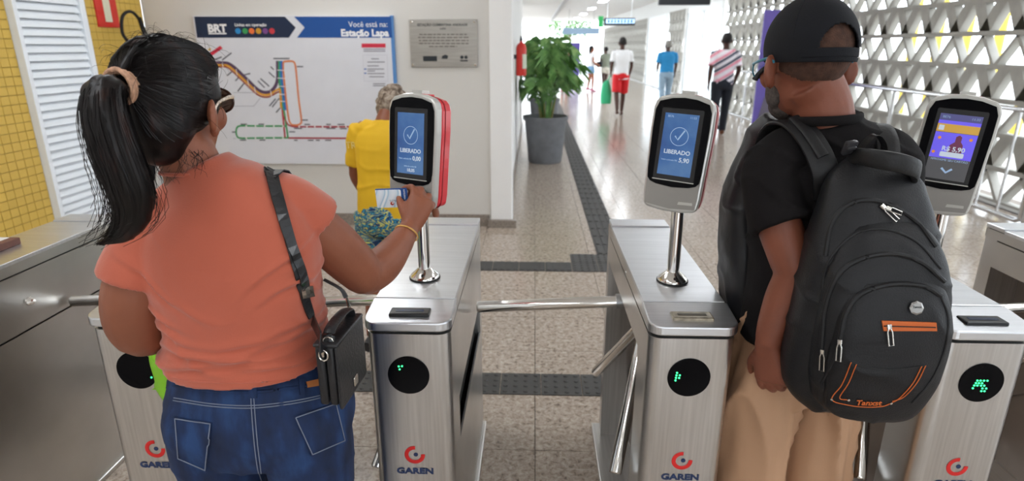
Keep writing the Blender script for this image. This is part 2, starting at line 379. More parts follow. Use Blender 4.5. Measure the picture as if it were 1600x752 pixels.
e1 = extinguisher('red fire extinguisher with black hose loop hanging behind the ponytail woman', (-3.24, 5.06, 1.02))
build('hose', MB().tube([(.0, 0, .52), (.03, -.08, .60), (.05, -.17, .68), (.05, -.13, .80), (.04, 0, .84), (.03, .11, .78), (.03, .15, .66), (.03, .06, .57), (.03, -.08, .545)], .012, 8, sub=6), RUBBER, e1, True)
build('nozzle', MB().tube([(.035, .10, .80), (.03, .165, .62)], [.016, .02], 10), RUBBER, e1, True)
build('bracket', MB().box(-.11, -.06, -.03, .03, .3, .36), BLACK, e1)
e3 = extinguisher('small red fire extinguisher on the white corridor wall above the palm', (-.16, 7.85, 1.25), s=.85)
build('bracket', MB().box(-.09, -.05, -.03, .03, .2, .25), BLACK, e3)
# lattice wall of cast concrete blocks
CONC = M('concrete', hexc('#a19e97'), .8, var=.08, vscale=7, bump=.2, bscale=40)
LX, BW, BH, BD = 4.85, .5, .34, .10
def block(t, flip):
    m = MB(); f = lambda z: BH - z if flip else z
    m.box(0, BD, 0, BW, 0, .025).box(0, BD, 0, BW, BH - .025, BH)
    for p in ([(0, .025), (t, .025), (BW / 2 + t / 2, BH - .025), (BW / 2 - t / 2, BH - .025)], [(BW / 2 - t / 2, BH - .025), (BW / 2 + t / 2, BH - .025), (BW, .025), (BW - t, .025)]):
        m.prism([(y, f(z)) for y, z in p], (0, 0, 0), (0, 1, 0), (0, 0, 1), (1, 0, 0), .004, BD - .004)
    return m
bm_ = [block(.05, False), block(.165, True)]; bme = [mesh_only(b, CONC, 'screen_block') for b in bm_]
wr = tag(build('wall_right', MB().box(LX, LX + .2, -7, 46, 2.75, 3.3).box(LX, LX + BD, -7, 46, 0, .03).box(LX, LX + BD, 16.9, 17.1, 0, 2.75).box(LX, LX + BD, 20.9, 21.1, 0, 2.75).box(LX, LX + BD, 23.9, 24.1, 0, 2.75).box(LX, LX + BD, 27.9, 28.1, 0, 2.75), M('white_beam', hexc('#dcdcda'), .6)), 'openwork concrete lattice wall along the bus side of the station', kind='structure')
mr = MB(); cnt = 0
for r in range(8):
    z = .03 + r * BH; offy = .25 * (r // 2 % 2)
    for k in range(82):
        y = 4.9 + k * BW - offy
        if y + BW > 45.9 or (16.8 < y + BW and y < 21.1) or (23.7 < y + BW and y < 28.1): continue
        if y < 23.7 and cnt < 300: share('screen_block', bme[r % 2], wr, (LX, y, z)); cnt += 1
        else: mr.add([(p[0] + LX, p[1] + y, p[2] + z) for p in bm_[r % 2].v], bm_[r % 2].f)
    for k in range(23):
        y = 4.9 - (k + 1) * BW - offy
        if y > -7: mr.add([(p[0] + LX, p[1] + y, p[2] + z) for p in bm_[r % 2].v], bm_[r % 2].f)
tag(build('screen_blocks', mr, CONC, wr), kind='stuff')
# platform doors in the lattice wall
FRAME = M('white_frame', hexc('#e4e6e6'), .4); GLASS = M('door_glass', (.9, .97, 1), .05, trans=.9)
for n, (ya, yb) in enumerate(((17.1, 20.9), (24.1, 27.9)), 2):
    m = MB(); yc = (ya + yb) / 2
    for y in (ya, yc - .05, yc, yb - .06): m.box(LX + .02, LX + .08, y, y + .055, 0, 2.6)
    m.box(LX + .02, LX + .08, ya, yb, 2.55, 2.75).box(LX + .02, LX + .08, ya, yb, 0, .06)
    d = tag(build('door_%d' % n, m, FRAME), ('nearer' if n == 2 else 'farther') + ' white framed glass platform door in the lattice wall', kind='structure')
    build('pane', MB().box(LX + .045, LX + .055, ya + .055, yc - .05, .06, 2.55), GLASS, d); build('pane', MB().box(LX + .045, LX + .055, yc + .055, yb - .06, .06, 2.55), GLASS, d)
# outdoors
tag(build('ground_outside', MB().box(5.3, 60, -20, 90, -.4, -.02).box(-60, -3.7, -20, 90, -.4, -.02).box(-3.7, 5.3, 46, 90, -.4, -.02).box(-3.7, 5.3, -20, -7.2, -.4, -.02), M('outdoor_paving', hexc('#c9c7c2'), .8, var=.06)), 'pale paving outside the station', kind='structure')
YP = M('yellow_paint', hexc('#e6c64e'), .5)
for k in range(7):
    y = 8.2 + k * .8
    p = thing('yellow_post', 'yellow steel barrier panel outside, seen through the lattice wall', 'barrier', (7.6, y, -.02), group='yellow barrier panels outside the lattice')
    build('panel', MB().rbox(-.03, .03, .1, .30, .1, 2.9, .02), YP, p); build('foot', MB().box(-.15, .15, .06, .36, 0, .1), CONC, p)
# railing along the lattice and gate frame
RAILM = M('rail_steel', (.62, .62, .62), .25, 1)
rl = thing('handrail', 'long steel handrail with posts in front of the lattice wall', 'railing', (4.6, 6.7, 0))
build('top_rail', MB().tube([(0, 0, 1.07), (0, 10.1, 1.07)], .025, 10), RAILM, rl, True); build('bottom_rail', MB().tube([(0, 0, .1), (0, 10.1, .1)], .025, 10), RAILM, rl, True)
for k in range(8): build('post', MB().tube([(0, .05 + 1.42 * k, 0), (0, .05 + 1.42 * k, 1.07)], .022, 10), RAILM, rl, True)
gt = thing('gate', 'rounded steel tube gate frame beside the far validator', 'gate', (4.5, 5.6, 0))
build('frame', MB().tube([(0, 0, .08), (0, 0, .98), (0, .06, 1.04), (0, .85, 1.04), (0, .9, .98), (0, .9, .08), (0, .85, .05), (0, .05, .05), (0, 0, .08)], .024, 10), RAILM, gt, True)
for k in range(2): build('bar', MB().tube([(0, .3 + .3 * k, .05), (0, .3 + .3 * k, 1.04)], .014, 8), RAILM, gt, True)
build('post', MB().tube([(0, -.06, 0), (0, -.06, 1.1)], .03, 10), RAILM, gt, True)
# ceiling lights added to brighten the hall, most of them out of view
LAMP = M('added_lamp_diffuser', (.93, .965, 1), .5, emit=19.5)
k = 0
for x in (-1.6, 2.6):
    for y in (-4.6, -2.2, .2, 2.6, 5.0, 8, 11, 14, 17.5, 21, 25, 30, 35, 40):
        if x < 0 and y > 5.2: continue
        t = thing('added_ceiling_light', 'long white ceiling luminaire added to light the hall', 'added lamp', (x, y, 3.3), group='ceiling luminaires added for light')
        build('housing', MB().box(-.16, .16, -.65, .65, -.07, 0), FRAME, t); build('diffuser', MB().box(-.14, .14, -.62, .62, -.078, -.07), LAMP, t)
# hanging signs
SIGN = M('sign_black', (.02, .022, .025), .4)
s1 = thing('hanging_sign', 'dark hanging sign nearest at the top edge over the corridor', 'sign', (2.71, 12, 2.31))
build('box', MB().rbox(-.46, .46, -.06, .06, 0, .32, .01), SIGN, s1)
for x in (-.35, .35): build('rod', MB().tube([(x, 0, .32), (x, 0, .99)], .012, 8), RAILM, s1)
s2 = thing('hanging_sign', 'farther hanging sign with lit blue lettering band and green square', 'sign', (2.85, 22, 2.26))
build('box', MB().rbox(-.52, .52, -.08, .08, 0, .24, .01), SIGN, s2); build('lit_band', MB().box(-.45, .5, -.086, -.08, .07, .2), M('lit_band', hexc('#b8dcff'), .5, emit=1.2), s2)
for i in range(8): build('letter', MB().box(-.4 + i * .11, -.33 + i * .11, -.09, -.086, .09, .18), M('sign_blue', hexc('#3d6fc0'), .5), s2)
build('green_square', MB().box(-.7, -.54, -.06, .06, -.05, .3), M('sign_green', hexc('#2f9a55'), .5), s2)
for x in (-.4, .4): build('rod', MB().tube([(x, 0, .24), (x, 0, 1.04)], .014, 8), RAILM, s2)
s3 = thing('hanging_sign', 'small bluish hanging sign farthest down the corridor', 'sign', (2.3, 32, 2.15))
build('box', MB().rbox(-.9, .9, -.08, .08, 0, .3, .01), M('sign_pale', hexc('#9db6d0'), .5), s3)
for x in (-.6, .6): build('rod', MB().tube([(x, 0, .3), (x, 0, 1.15)], .014, 8), RAILM, s3)
# purple banner and far poster
PUR = ramp_mat('purple_print', 'noise', 1.1, [(.3, hexc('#5a4a9c')), (.55, hexc('#6f5fb6')), (.8, hexc('#8d6fc4'))], .5)
bn = thing('banner_stand', 'tall purple banner stand behind the man in the cap', 'banner', (3.62, 10.4, 0))
build('panel', MB().box(0, .7, -.012, .012, .06, 2.14), PUR, bn); build('base', MB().rbox(-.03, .73, -.1, .1, 0, .06, .02), BLACK, bn)
build('print_shape', MB().prism([(.05, .3), (.65, .3), (.65, .7), (.5, .95), (.32, .98), (.15, .8)], (0, -.013, 0), (1, 0, 0), (0, 0, 1), (0, -1, 0), 0, .002), M('print_grey', hexc('#6b6475'), .6), bn)
pf = thing('poster_stand', 'violet poster stand far down the corridor', 'poster', (1.75, 29.5, 0))
build('panel', MB().box(-.25, .35, -.03, .03, .3, 1.75), PUR, pf); build('leg', MB().box(-.2, -.15, -.1, .1, 0, .3), BLACK, pf); build('leg', MB().box(.25, .3, -.1, .1, 0, .3), BLACK, pf)
# ================================================================== LINE MAP BOARD
BY = 5.44
def bp(px, py): q = ay(px, py, BY); return (q[0], q[2])
sb = thing('line_map_board', 'large white transit line map board with navy and blue header', 'board', (-2.06, BY, 1.2), world=True)
PAN = M('board_white', hexc('#dcdde4'), .45)
build('panel', MB().box(-2.91, -1.222, BY, BY + .03, .578, 1.845), PAN, sb)
build('edge_strip', MB().box(-1.222, -1.195, BY + .002, BY + .03, .578, 1.845), M('edge_blue', hexc('#5a8cc8'), .4), sb)
BU, BV, BN = A(1, 0, 0), A(0, 0, 1), A(0, -1, 0)
def bpoly(name, pts, mat, h=.001, px=True):
    return build(name, MB().prism([bp(*p) for p in pts] if px else pts, (0, BY, 0), BU, BV, BN, 0, h), mat, sb)
NAVY = M('header_navy', hexc('#1b2b47'), .4); BLUE = M('header_blue', hexc('#1f5299'), .4)
bpoly('header_arrow', [(303.5, 26), (445, 26), (462, 43), (451.5, 59), (308, 59)], NAVY); bpoly('header_arrow', [(459.5, 26), (611, 26), (613, 59), (464, 59), (476, 43)], BLUE)
def btext(s, px, py, size, mat=WHITEPRINT, align='CENTER', bold=0, xs=1, h=.0015):
    q = bp(px, py); return text('lettering', s, size, A(q[0], BY - h, q[1]), BU, BV, mat, sb, align, bold=bold, xs=xs)
btext('BRT', 340, 50, .088, bold=.004, xs=1.05); bpoly('underline', [(326, 51.5), (354, 51.5), (354, 53.5), (326, 53.5)], WHITEPRINT, .0015)
btext('Linhas em operação', 367, 41, .034, align='LEFT', bold=.0006)
for x, c in ((372, '#2f8fd0'), (383, '#3d9b58'), (393.3, '#e8743a'), (404, '#c9982f'), (414.5, '#7a4a8a'), (425, '#cc3d46')):
    q = bp(x, 48.5); build('line_badge', MB().lathe([(.024, 0), (.024, .0016)], (q[0], BY, q[1]), (0, -1, 0), 20), M('badge' + c, hexc(c), .5), sb)
btext('Você está na:', 606, 42, .062, align='RIGHT'); btext('Estação Lapa', 607.5, 56.5, .079, align='RIGHT', bold=.003)
def brib(name, pts, wd, col, h=.001, sub=1, c5=True):
    P = [bp(280 + x / 2.786, y / 2.786) for x, y in pts] if c5 else [bp(*p) for p in pts]
    P = cr([(x, 0, z) for x, z in P], sub)
    return build(name, MB().tube([(p[0], BY - h, p[2]) for p in P], [(.0007, wd / 2)] * len(P), 8, ref=(0, 1, 0)), M('map' + col, hexc(col), .55), sb)
p0 = [(95, 275), (180, 274), (225, 282), (290, 340), (345, 392), (385, 402), (412, 385), (428, 345), (428, 265)]
brib('map_line', p0, .028, '#5b4660', sub=4); brib('map_line', [(95, 284), (180, 284), (220, 291), (285, 350), (345, 404), (385, 414), (420, 395), (436, 388), (440, 400), (444, 470)], .018, '#d99a38', .0015, 4)
brib('map_line', [(95, 291), (180, 291), (216, 298), (281, 357), (341, 412), (385, 423), (424, 404), (436, 400)], .012, '#a04a35', .002, 4)
for x0, x1, c in ((433, 450, '#3f9a5c'), (440, 457, '#2d87a8'), (446, 463, '#3a68b4')): brib('map_line', [(x0, 265), (x0, 330), (x1, 480)], .016, c)
brib('map_line', [(453, 300), (454, 272), (468, 267), (492, 267), (503, 276), (509, 310), (520, 430), (532, 520), (526, 540), (505, 545), (485, 538), (474, 500), (460, 380), (453, 300)], .016, '#d98252', sub=3)
brib('map_line', [(442, 400), (448, 470), (455, 540), (461, 600)], .016, '#b8424c'); brib('map_line', [(456, 480), (465, 540), (474, 600)], .016, '#3f9a5c')
brib('map_line', [(470, 549), (350, 549), (270, 548), (252, 556), (248, 575), (254, 596), (275, 602), (350, 601), (475, 600)], .015, '#3f9a5c', sub=3)
brib('map_line', [(455, 505), (468, 535), (490, 550), (560, 552), (850, 552)], .015, '#a8323f', sub=2); brib('map_line', [(475, 601), (850, 603)], .015, '#a8323f')
brib('guide_line', [(235, 403), (345, 403)], .005, '#a8a8b2'); brib('guide_line', [(235, 462), (325, 462), (352, 428)], .005, '#a8a8b2', sub=1); brib('guide_line', [(235, 603), (248, 603)], .005, '#a8a8b2')
for a in ([(187, 262), (228, 230)], [(150, 262), (185, 248)], [(208, 330), (232, 310)], [(255, 398), (283, 362)], [(245, 352), (262, 335)], [(283, 326), (310, 320)], [(343, 352), (372, 382)], [(354, 342), (392, 376)], [(390, 314), (416, 338)], [(398, 290), (412, 304)], [(393, 462), (420, 430)], [(405, 466), (436, 428)], [(422, 490), (440, 470)], [(410, 255), (480, 255)], [(512, 290), (540, 290)], [(535, 523), (560, 523)],
          [(268, 541), (295, 541)], [(345, 541), (370, 541)], [(265, 610), (292, 610)], [(350, 610), (375, 610)], [(230, 575), (244, 575)], [(478, 574), (505, 574)], [(545, 542), (570, 542)], [(640, 542), (660, 542)], [(690, 542), (720, 542)], [(745, 542), (760, 542)], [(775, 542), (795, 542)], [(500, 611), (515, 611)], [(560, 611), (585, 611)], [(595, 611), (612, 611)], [(635, 611), (662, 611)], [(500, 559), (535, 559)], [(640, 559), (680, 559)], [(700, 560), (730, 560)]):
    brib('station_name', a, .011, '#63636d', .0012)
for x in range(520, 840, 34): brib('station_mark', [(x, 552), (x + 5, 552)], .02, '#e8e4e4', .0022)
for x in range(290, 460, 40): brib('station_mark', [(x, 549), (x + 5, 549)], .02, '#e8e4e4', .0022); brib('station_mark', [(x, 602), (x + 5, 602)], .02, '#e8e4e4', .0022)
for (x, y) in ((152, 285), (190, 286), (250, 315), (300, 358), (330, 392), (400, 408)): brib('station_mark', [(x - 2, y - 14), (x + 3, y + 14)], .006, '#e8e4e4', .003)
for y in (305, 340, 375, 410, 440): brib('station_mark', [(427, y), (462, y + 2)], .006, '#e8e4e4', .0026)
bpoly('red_tag', [(327.5, 83), (344, 71.5), (348, 75.5), (331, 87.5)], M('tag_red', hexc('#d03048'), .5)); bpoly('yellow_tag', [(325, 77), (329, 75), (330, 77.5), (326, 79.5)], M('tag_yel', hexc('#d9b23a'), .5))
bpoly('legend_header', [(565, 68), (602.5, 68), (602.5, 74.5), (565, 74.5)], M('tag_red', (1, 0, 0)))
for y, xa, xb in ((77, 568, 602), (80, 568, 602), (92, 580, 592), (97, 574, 601), (103, 574, 592), (108, 574, 600), (111, 574, 586), (115, 574, 601), (120, 577, 600), (131, 583, 602), (134, 583, 602)):
    bpoly('legend_text', [(xa, y - .8), (xb, y - .8), (xb, y + .8), (xa, y + .8)], M('legend_grey', hexc('#8c8c97'), .6))
for y in (108, 114.5): bpoly('legend_mark', [(569, y - 1), (572.5, y - 1), (572.5, y + 1), (569, y + 1)], M('legend_blue', hexc('#3a68b4'), .6))
for a in ([(567, 86), (605, 86)], [(605, 86), (606, 127)], [(606, 127), (569, 127)], [(569, 127), (567, 86)]): brib('legend_frame', a, .003, '#c3c3cc', .0008, c5=False)
# plaque
PY = 5.452
pl = thing('plaque', 'brushed steel inauguration plaque on the white wall', 'plaque', (-.77, PY, 1.62), world=True)
build('plate', MB().rbox(-1.062, -.482, PY, PY + .018, 1.425, 1.815, .003), M('plaque_steel', (.36, .34, .31), .4, 1, var=.12, vscale=2, bump=.04, bscale=20, stretch=(2, 1, 30)), pl)
for x in (-1.04, -.505):
    for z in (1.795, 1.446): build('screw', MB().lathe([(.009, 0), (.009, .004), (.004, .006)], (x, PY, z), (0, -1, 0), 12), CHROME, pl)
def pt(s, x, z, size, bold=0): text('lettering', s, size, A(x, PY - .001, z), BU, BV, DARKPRINT, pl, bold=bold)
pt('ESTAÇÃO CLEMENTINA ANDRADE', -.78, 1.762, .027, .0008); pt('LAPA', -.775, 1.733, .022, .0005)
for k, (xa, xb) in enumerate(((-.98, -.57), (-.99, -.56), (-.985, -.56), (-.985, -.56), (-.9, -.66))):
    z = 1.69 - k * .0245; x = xa
    while x < xb:
        l = random.uniform(.02, .05); build('engraved_word', MB().box(x, min(xb, x + l), PY - .0008, PY, z, z + .008), M('engraving', hexc('#5a534c'), .6), pl); x += l + .009
build('emblem', MB().box(-.955, -.835, PY - .001, PY, 1.475, 1.518), DARKPRINT, pl); build('emblem', MB().prism([(-.795, 1.495), (-.745, 1.495), (-.738, 1.52), (-.76, 1.53), (-.79, 1.52)], (0, PY, 0), BU, BV, BN, 0, .001), DARKPRINT, pl)
for x in (-.62, -.585): build('emblem', MB().lathe([(.015, 0), (.015, .001)], (x, PY, 1.508), (0, -1, 0), 14), DARKPRINT, pl)
build('emblem', MB().box(-.635, -.57, PY - .001, PY, 1.474, 1.486), DARKPRINT, pl)
# ================================================================== POTTED PALMS
LEAF = ramp_mat('palm_leaf', 'noise', 9, [(.3, hexc('#45703a')), (.55, hexc('#6a9a50')), (.75, hexc('#a6c67c'))], .45)
STEM = M('palm_stem', hexc('#7b7a45'), .6, var=.2); POT = M('pot_grey', hexc('#74767a'), .7, var=.12, vscale=10, bump=.15, bscale=25); SOIL = M('soil', hexc('#3c2c22'), .9, bump=.6, bscale=60)
def palm(label, loc, s, nf, seed):
    r = random.Random(seed); t = thing('potted_palm', label, 'plant', loc)
    build('pot', MB().lathe([(.23 * s, 0), (.24 * s, .02 * s), (.295 * s, .60 * s), (.32 * s, .60 * s), (.325 * s, .655 * s), (.30 * s, .655 * s), (.285 * s, .58 * s), (0.01, .56 * s)], seg=40), POT, t, True, 35)
    build('soil', MB().lathe([(.0, .58 * s), (.285 * s, .59 * s), (.285 * s, .56 * s)], seg=24), SOIL, t)
    for k in range(nf):
        a = 2 * math.pi * (k * .382) + r.uniform(-.2, .2); up = r.uniform(.55, 1.08) * s * (1.12 - .35 * (k % 3 == 0)); out = r.uniform(.12, .40) * s * (1.2 if k % 3 == 0 else .7)
        d = A(math.cos(a), math.sin(a), 0); b0 = A(0, 0, .58 * s) + d * r.uniform(.02, .1) * s
        P = cr([b0, b0 + d * out * .18 + A(0, 0, up * .45), b0 + d * out * .55 + A(0, 0, up * .86), b0 + d * out + A(0, 0, up * .93), b0 + d * out * 1.3 + A(0, 0, up * .82)], 7)
        m = MB().tube(P, list(np.linspace(.009, .002, len(P))), 5)
        side = unit(np.cross(d, (0, 0, 1))); N = len(P)
        for i in range(int(N * .30), N, 2):
            tg = unit(P[min(i + 1, N - 1)] - P[i - 1]); L = .30 * s * (1 - .55 * abs((i / N - .68) / .35)) * r.uniform(.8, 1.1)
            for sg in (-1, 1):
                for h in (0,):
                    o_ = P[i] + tg * h * .02; q = unit(side * sg * .8 + tg * .75 + A(0, 0, .12)); wd = np.cross(q, side * sg + A(0, 0, .3)); wd = unit(wd) * .0058 * s
                    mid = o_ + q * L * .55; tip = o_ + q * L + A(0, 0, -.42 * L)
                    m.add([o_, mid + wd, tip, mid - wd], [(0, 1, 2), (0, 2, 3)])
        m.v = [(x if x > -.27 else -.27 - .12 * (1 - math.exp((x + .27) / .12)), y, z) for x, y, z in m.v]
        build('frond', m, LEAF, t)
        if k % 3 == 0: build('stem', MB().tube([b0, b0 + d * out * .18 + A(0, 0, up * .4)], [.014, .009], 6), STEM, t)
    return t
palm('leafy green palm in a big grey pot right of the white column', (.17, 8.55 + .28, .0), 1.0, 36, 3)
palm('second grey potted palm half hidden behind the first', (.20, 12.2, .0), .95, 22, 9)
# ================================================================== TURNSTILES
W_, L_, H_ = .217, .92, .95
def led_dots(cx, cz, dots, par):
    m = MB()
    for x, z in dots: m.lathe([(.0026, 0), (.0026, .0012), (.0012, .002)], (cx + x / 590, -.0035, cz - z / 590), (0, -1, 0), 8)
    return build('led_arrow', m, LED, par, local=True)
DOTS = {1: [(22, 11)], 2: [(-14, -16), (-9, -16.5), (-13, -11)], 3: [(-18.7, -8.7), (-19.3, -4.4), (-14.3, -4.7), (-19.7, -.1), (-15, -.1), (-20, 4.3)],
        4: [(x / 3.24, y / 3.24) for x, y in ((-25, -15), (-10, -15), (6, -15), (22, -15), (-29, -1), (-15, -1), (0, -1), (-34, 12), (-19, 12), (-2, 12), (13, 12), (-37, 27), (8, 27), (26, 27), (6, 42), (21, 42))]}
def shell(m, y0=.0):
    return m
def turnstile(k, label, solid=False):
    t = thing('turnstile', label, 'turnstile', (.298 + .722 * (k - 3), 1.40, 0), group='steel tripod turnstiles in a row')
    ux, uy, uz = A(1, 0, 0), A(0, 1, 0), A(0, 0, 1)
    # front pedestal: sheet with rolled corners
    build('front_panel', MB().prism(rrect(0, W_, 0, .15, .032, 8, (1, 0, 0, 1)), (0, 0, 0), ux, uy, uz, .02, .9), STEEL, t, True, 40)
    build('lid_gap_shade', MB().prism(rrect(.006, W_ - .006, .004, .13, .03, 6, (1, 0, 0, 1)), (0, 0, 0), ux, uy, uz, .9, .912), RUBBER, t)  # black strip standing for the shade in the gap below the lid
    m = MB().prism(rrect(-.004, W_ + .004, -.012, .118, .036, 8, (1, 0, 0, 1)), (0, 0, 0), ux, uy, uz, .912, .95)
    m.v = [(x, y, z - (.118 - y) * .10 if z > .93 else z) for x, y, z in m.v]
    build('front_lid', m, STEELTOP, t, False, bevel=.004)
    cs = build('card_slot', MB().rbox(.058, .162, .018, .062, .935, .9485, .004), BLACK if k != 3 else M('taped_slot', hexc('#8f8676'), .35, .6, var=.4, vscale=40), t, bevel=0)
    build('slot_opening', MB().box(.074, .146, .034, .046, .9480, .9492), M('slot_blue', hexc('#23324e'), .2) if k != 3 else M('slot_tape', hexc('#4d463a'), .5), cs)
    build('top_plate', MB().rbox(0, W_, .122, .822, .936, .95, .002), STEELTOP, t)
    build('rear_cover', MB().rbox(.002, W_ - .0, .826, L_ - .001, .938, .9545, .0025), STEELTOP, t)
    build('top_rim', MB().box(0, .003, .125, L_ - .01, .905, .937).box(W_ - .003, W_, .125, L_ - .01, .905, .937).box(.0, W_, L_ - .012, L_ - .008, .905, .937), STEEL, t)
    build('groove', MB().box(.004, W_ - .004, .15, L_ - .012, .80, .936), RUBBER, t)
    build('side_screw', MB().lathe([(.006, 0), (.006, .003), (.003, .004)], (0, .42, .918), (-1, 0, 0), 10), CHROME, t)
    build('upper_panel', MB().box(0, .006, .15, L_ - .075, .80, .90), STEEL, t)
    if solid:
        build('upper_panel', MB().box(W_ - .006, W_, .15, L_ - .07, .714, .90), STEEL, t); build('lower_panel', MB().box(W_ - .006, W_, .15, L_ - .07, .02, .708), STEEL, t)
        build('panel_bolt', MB().lathe([(.016, 0), (.016, .003), (.01, .012), (.006, .016)], (W_, .40, .80), (1, 0, 0), 14), CHROME, t)
    else:
        build('upper_panel', MB().box(W_ - .006, W_, .15, L_ - .07, .63, .90), STEEL, t); build('lower_panel', MB().box(W_ - .006, W_, .15, L_ - .07, .02, .49), STEEL, t)
        build('recess_shade', MB().box(W_ - .03, W_ - .022, .17, L_ - .08, .49, .63), RUBBER, t)  # black sheet set in as the shade inside the side recess
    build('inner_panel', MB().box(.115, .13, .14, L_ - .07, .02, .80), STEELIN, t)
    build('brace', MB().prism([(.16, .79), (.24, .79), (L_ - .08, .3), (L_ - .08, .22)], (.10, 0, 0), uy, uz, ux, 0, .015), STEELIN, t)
    build('rear_leg', MB().prism(rrect(0, W_, L_ - .075, L_, .02, 6, (0, 1, 1, 0)), (0, 0, 0), ux, uy, uz, .02, .905), STEEL, t, True, 40)
    build('base_plate', MB().rbox(-.03, W_ + .012, .0, L_ + .01, 0, .02, .003), STEEL, t)
    if k in (1, 2, 3, 4):
        dd = build('display', MB().lathe([(.0545, 0), (.0545, .002), (.0535, .0028), (0.001, .0028)], (.106 + (.008 if k == 4 else 0), 0, .783 + (.008 if k > 2 else 0)), (0, -1, 0), 48), GLASSB, t, True, 30)
        led_dots(.106 + (.008 if k == 4 else 0), .783 + (.008 if k > 2 else 0), DOTS[k], t)
        lx, lz = .110, .538
        m = MB(); arc = [(lx + math.cos(math.radians(a)) * .0225, -.0008, lz + math.sin(math.radians(a)) * .0225) for a in np.linspace(85, 365, 40)]
        m.tube(arc, [(.0008, .0055)] * 40, 8, ref=(0, 1, 0)); build('logo_ring', m, REDLOGO, t, True)
        build('logo_dot', MB().lathe([(.0062, 0), (.0062, .001)], (lx + .003, 0, lz + .001), (0, -1, 0), 18), NAVYLOGO, t)
        text('logo_lettering', 'GAPEN' if k == 4 else 'GAREN', .0255, A(lx - .001, -.001, .4775), ux, uz, NAVYLOGO, t, xs=1.22, bold=.0011, local=True)
    if k > 0:
        hc = A(.08, .45, .74); hb = build('hub', MB().lathe([(.05, -.06), (.055, -.02), (.05, .02), (.03, .035), (.0, .037)], hc, (-1, 0, -1), 24), M('hub_steel', (.4, .4, .4), .35, 1), t, True, 40)
        build('arm_socket', MB().tube([(.065, .53, .775), (-.012, .53, .772)], [.03, .026], 14), M('hub_steel', (1, 1, 1)), t, True, 50)
        for s_, e in ((A(.06, .53, .775), A(-.488, .55, .735)), (hc + A(-.25, .612, -.75) * .03, hc + A(-.25, .612, -.75) * .49), (hc + A(-.25, -.612, -.75) * .03, hc + A(-.25, -.612, -.75) * .49)):
            d = unit(e - s_); m = MB().tube([s_, e - d * .006, e - d * .001, e], [.0195, .0195, .017, .0135], 18); build('arm', m, CHROME, t, True, 50)
    return t
turnstile(0, 'plain-sided steel turnstile cabinet at the left edge of the row', True)
turnstile(1, 'steel turnstile behind the ponytail woman, one green light dot', False)
turnstile(2, 'steel turnstile beneath the card hand, three green light dots', False)
turnstile(3, 'steel turnstile left of the man, six green light dots', False)
turnstile(4, 'steel turnstile right of the backpack, green light arrow', False)
turnstile(5, 'steel turnstile cut off by the right edge of the picture', False)
# ================================================================== CARD VALIDATORS
SCR_BLUE = ramp_mat('screen_blue', 'noise', 7, [(.3, hexc('#2b5fb4')), (.5, hexc('#4d8ad8')), (.7, hexc('#7fb2ea'))], .15)
def emitify(m, k):
    nt = m.node_tree; b = nt.nodes['Principled BSDF']; l = b.inputs['Base Color'].links
    if l: nt.links.new(l[0].from_socket, b.inputs['Emission Color']); nt.links.remove(b.inputs['Base Color'].links[0]); b.inputs['Base Color'].default_value = (.01, .01, .015, 1)
    b.inputs['Emission Strength'].default_value = k; return m
emitify(SCR_BLUE, .4)
SCR_DARK = M('screen_dark', (.07, .07, .075), .1, emit=.6)
SCR_TXT = emitify(M('screen_text', (.75, .85, 1), .3), .62); SCR_TXT2 = emitify(M('screen_text_soft', (.45, .65, .95), .3), .6)
SCR_PUR = M('screen_purple', hexc('#5b4fc4'), .3, emit=.8); SCR_GOLD = M('screen_gold', hexc('#b08a3c'), .3, emit=.6); SCR_ORA = M('screen_orange', hexc('#c98030'), .3, emit=.5)
HEAD = [(-.066, -.154), (-.03, -.16), (.03, -.16), (.066, -.154), (.074, -.146), (.0775, -.12), (.083, .06), (.082, .118), (.077, .135), (.066, .146), (.035, .155), (0, .158), (-.035, .155), (-.066, .146), (-.077, .135), (-.082, .118), (-.083, .06), (-.0775, -.12), (-.074, -.146)]
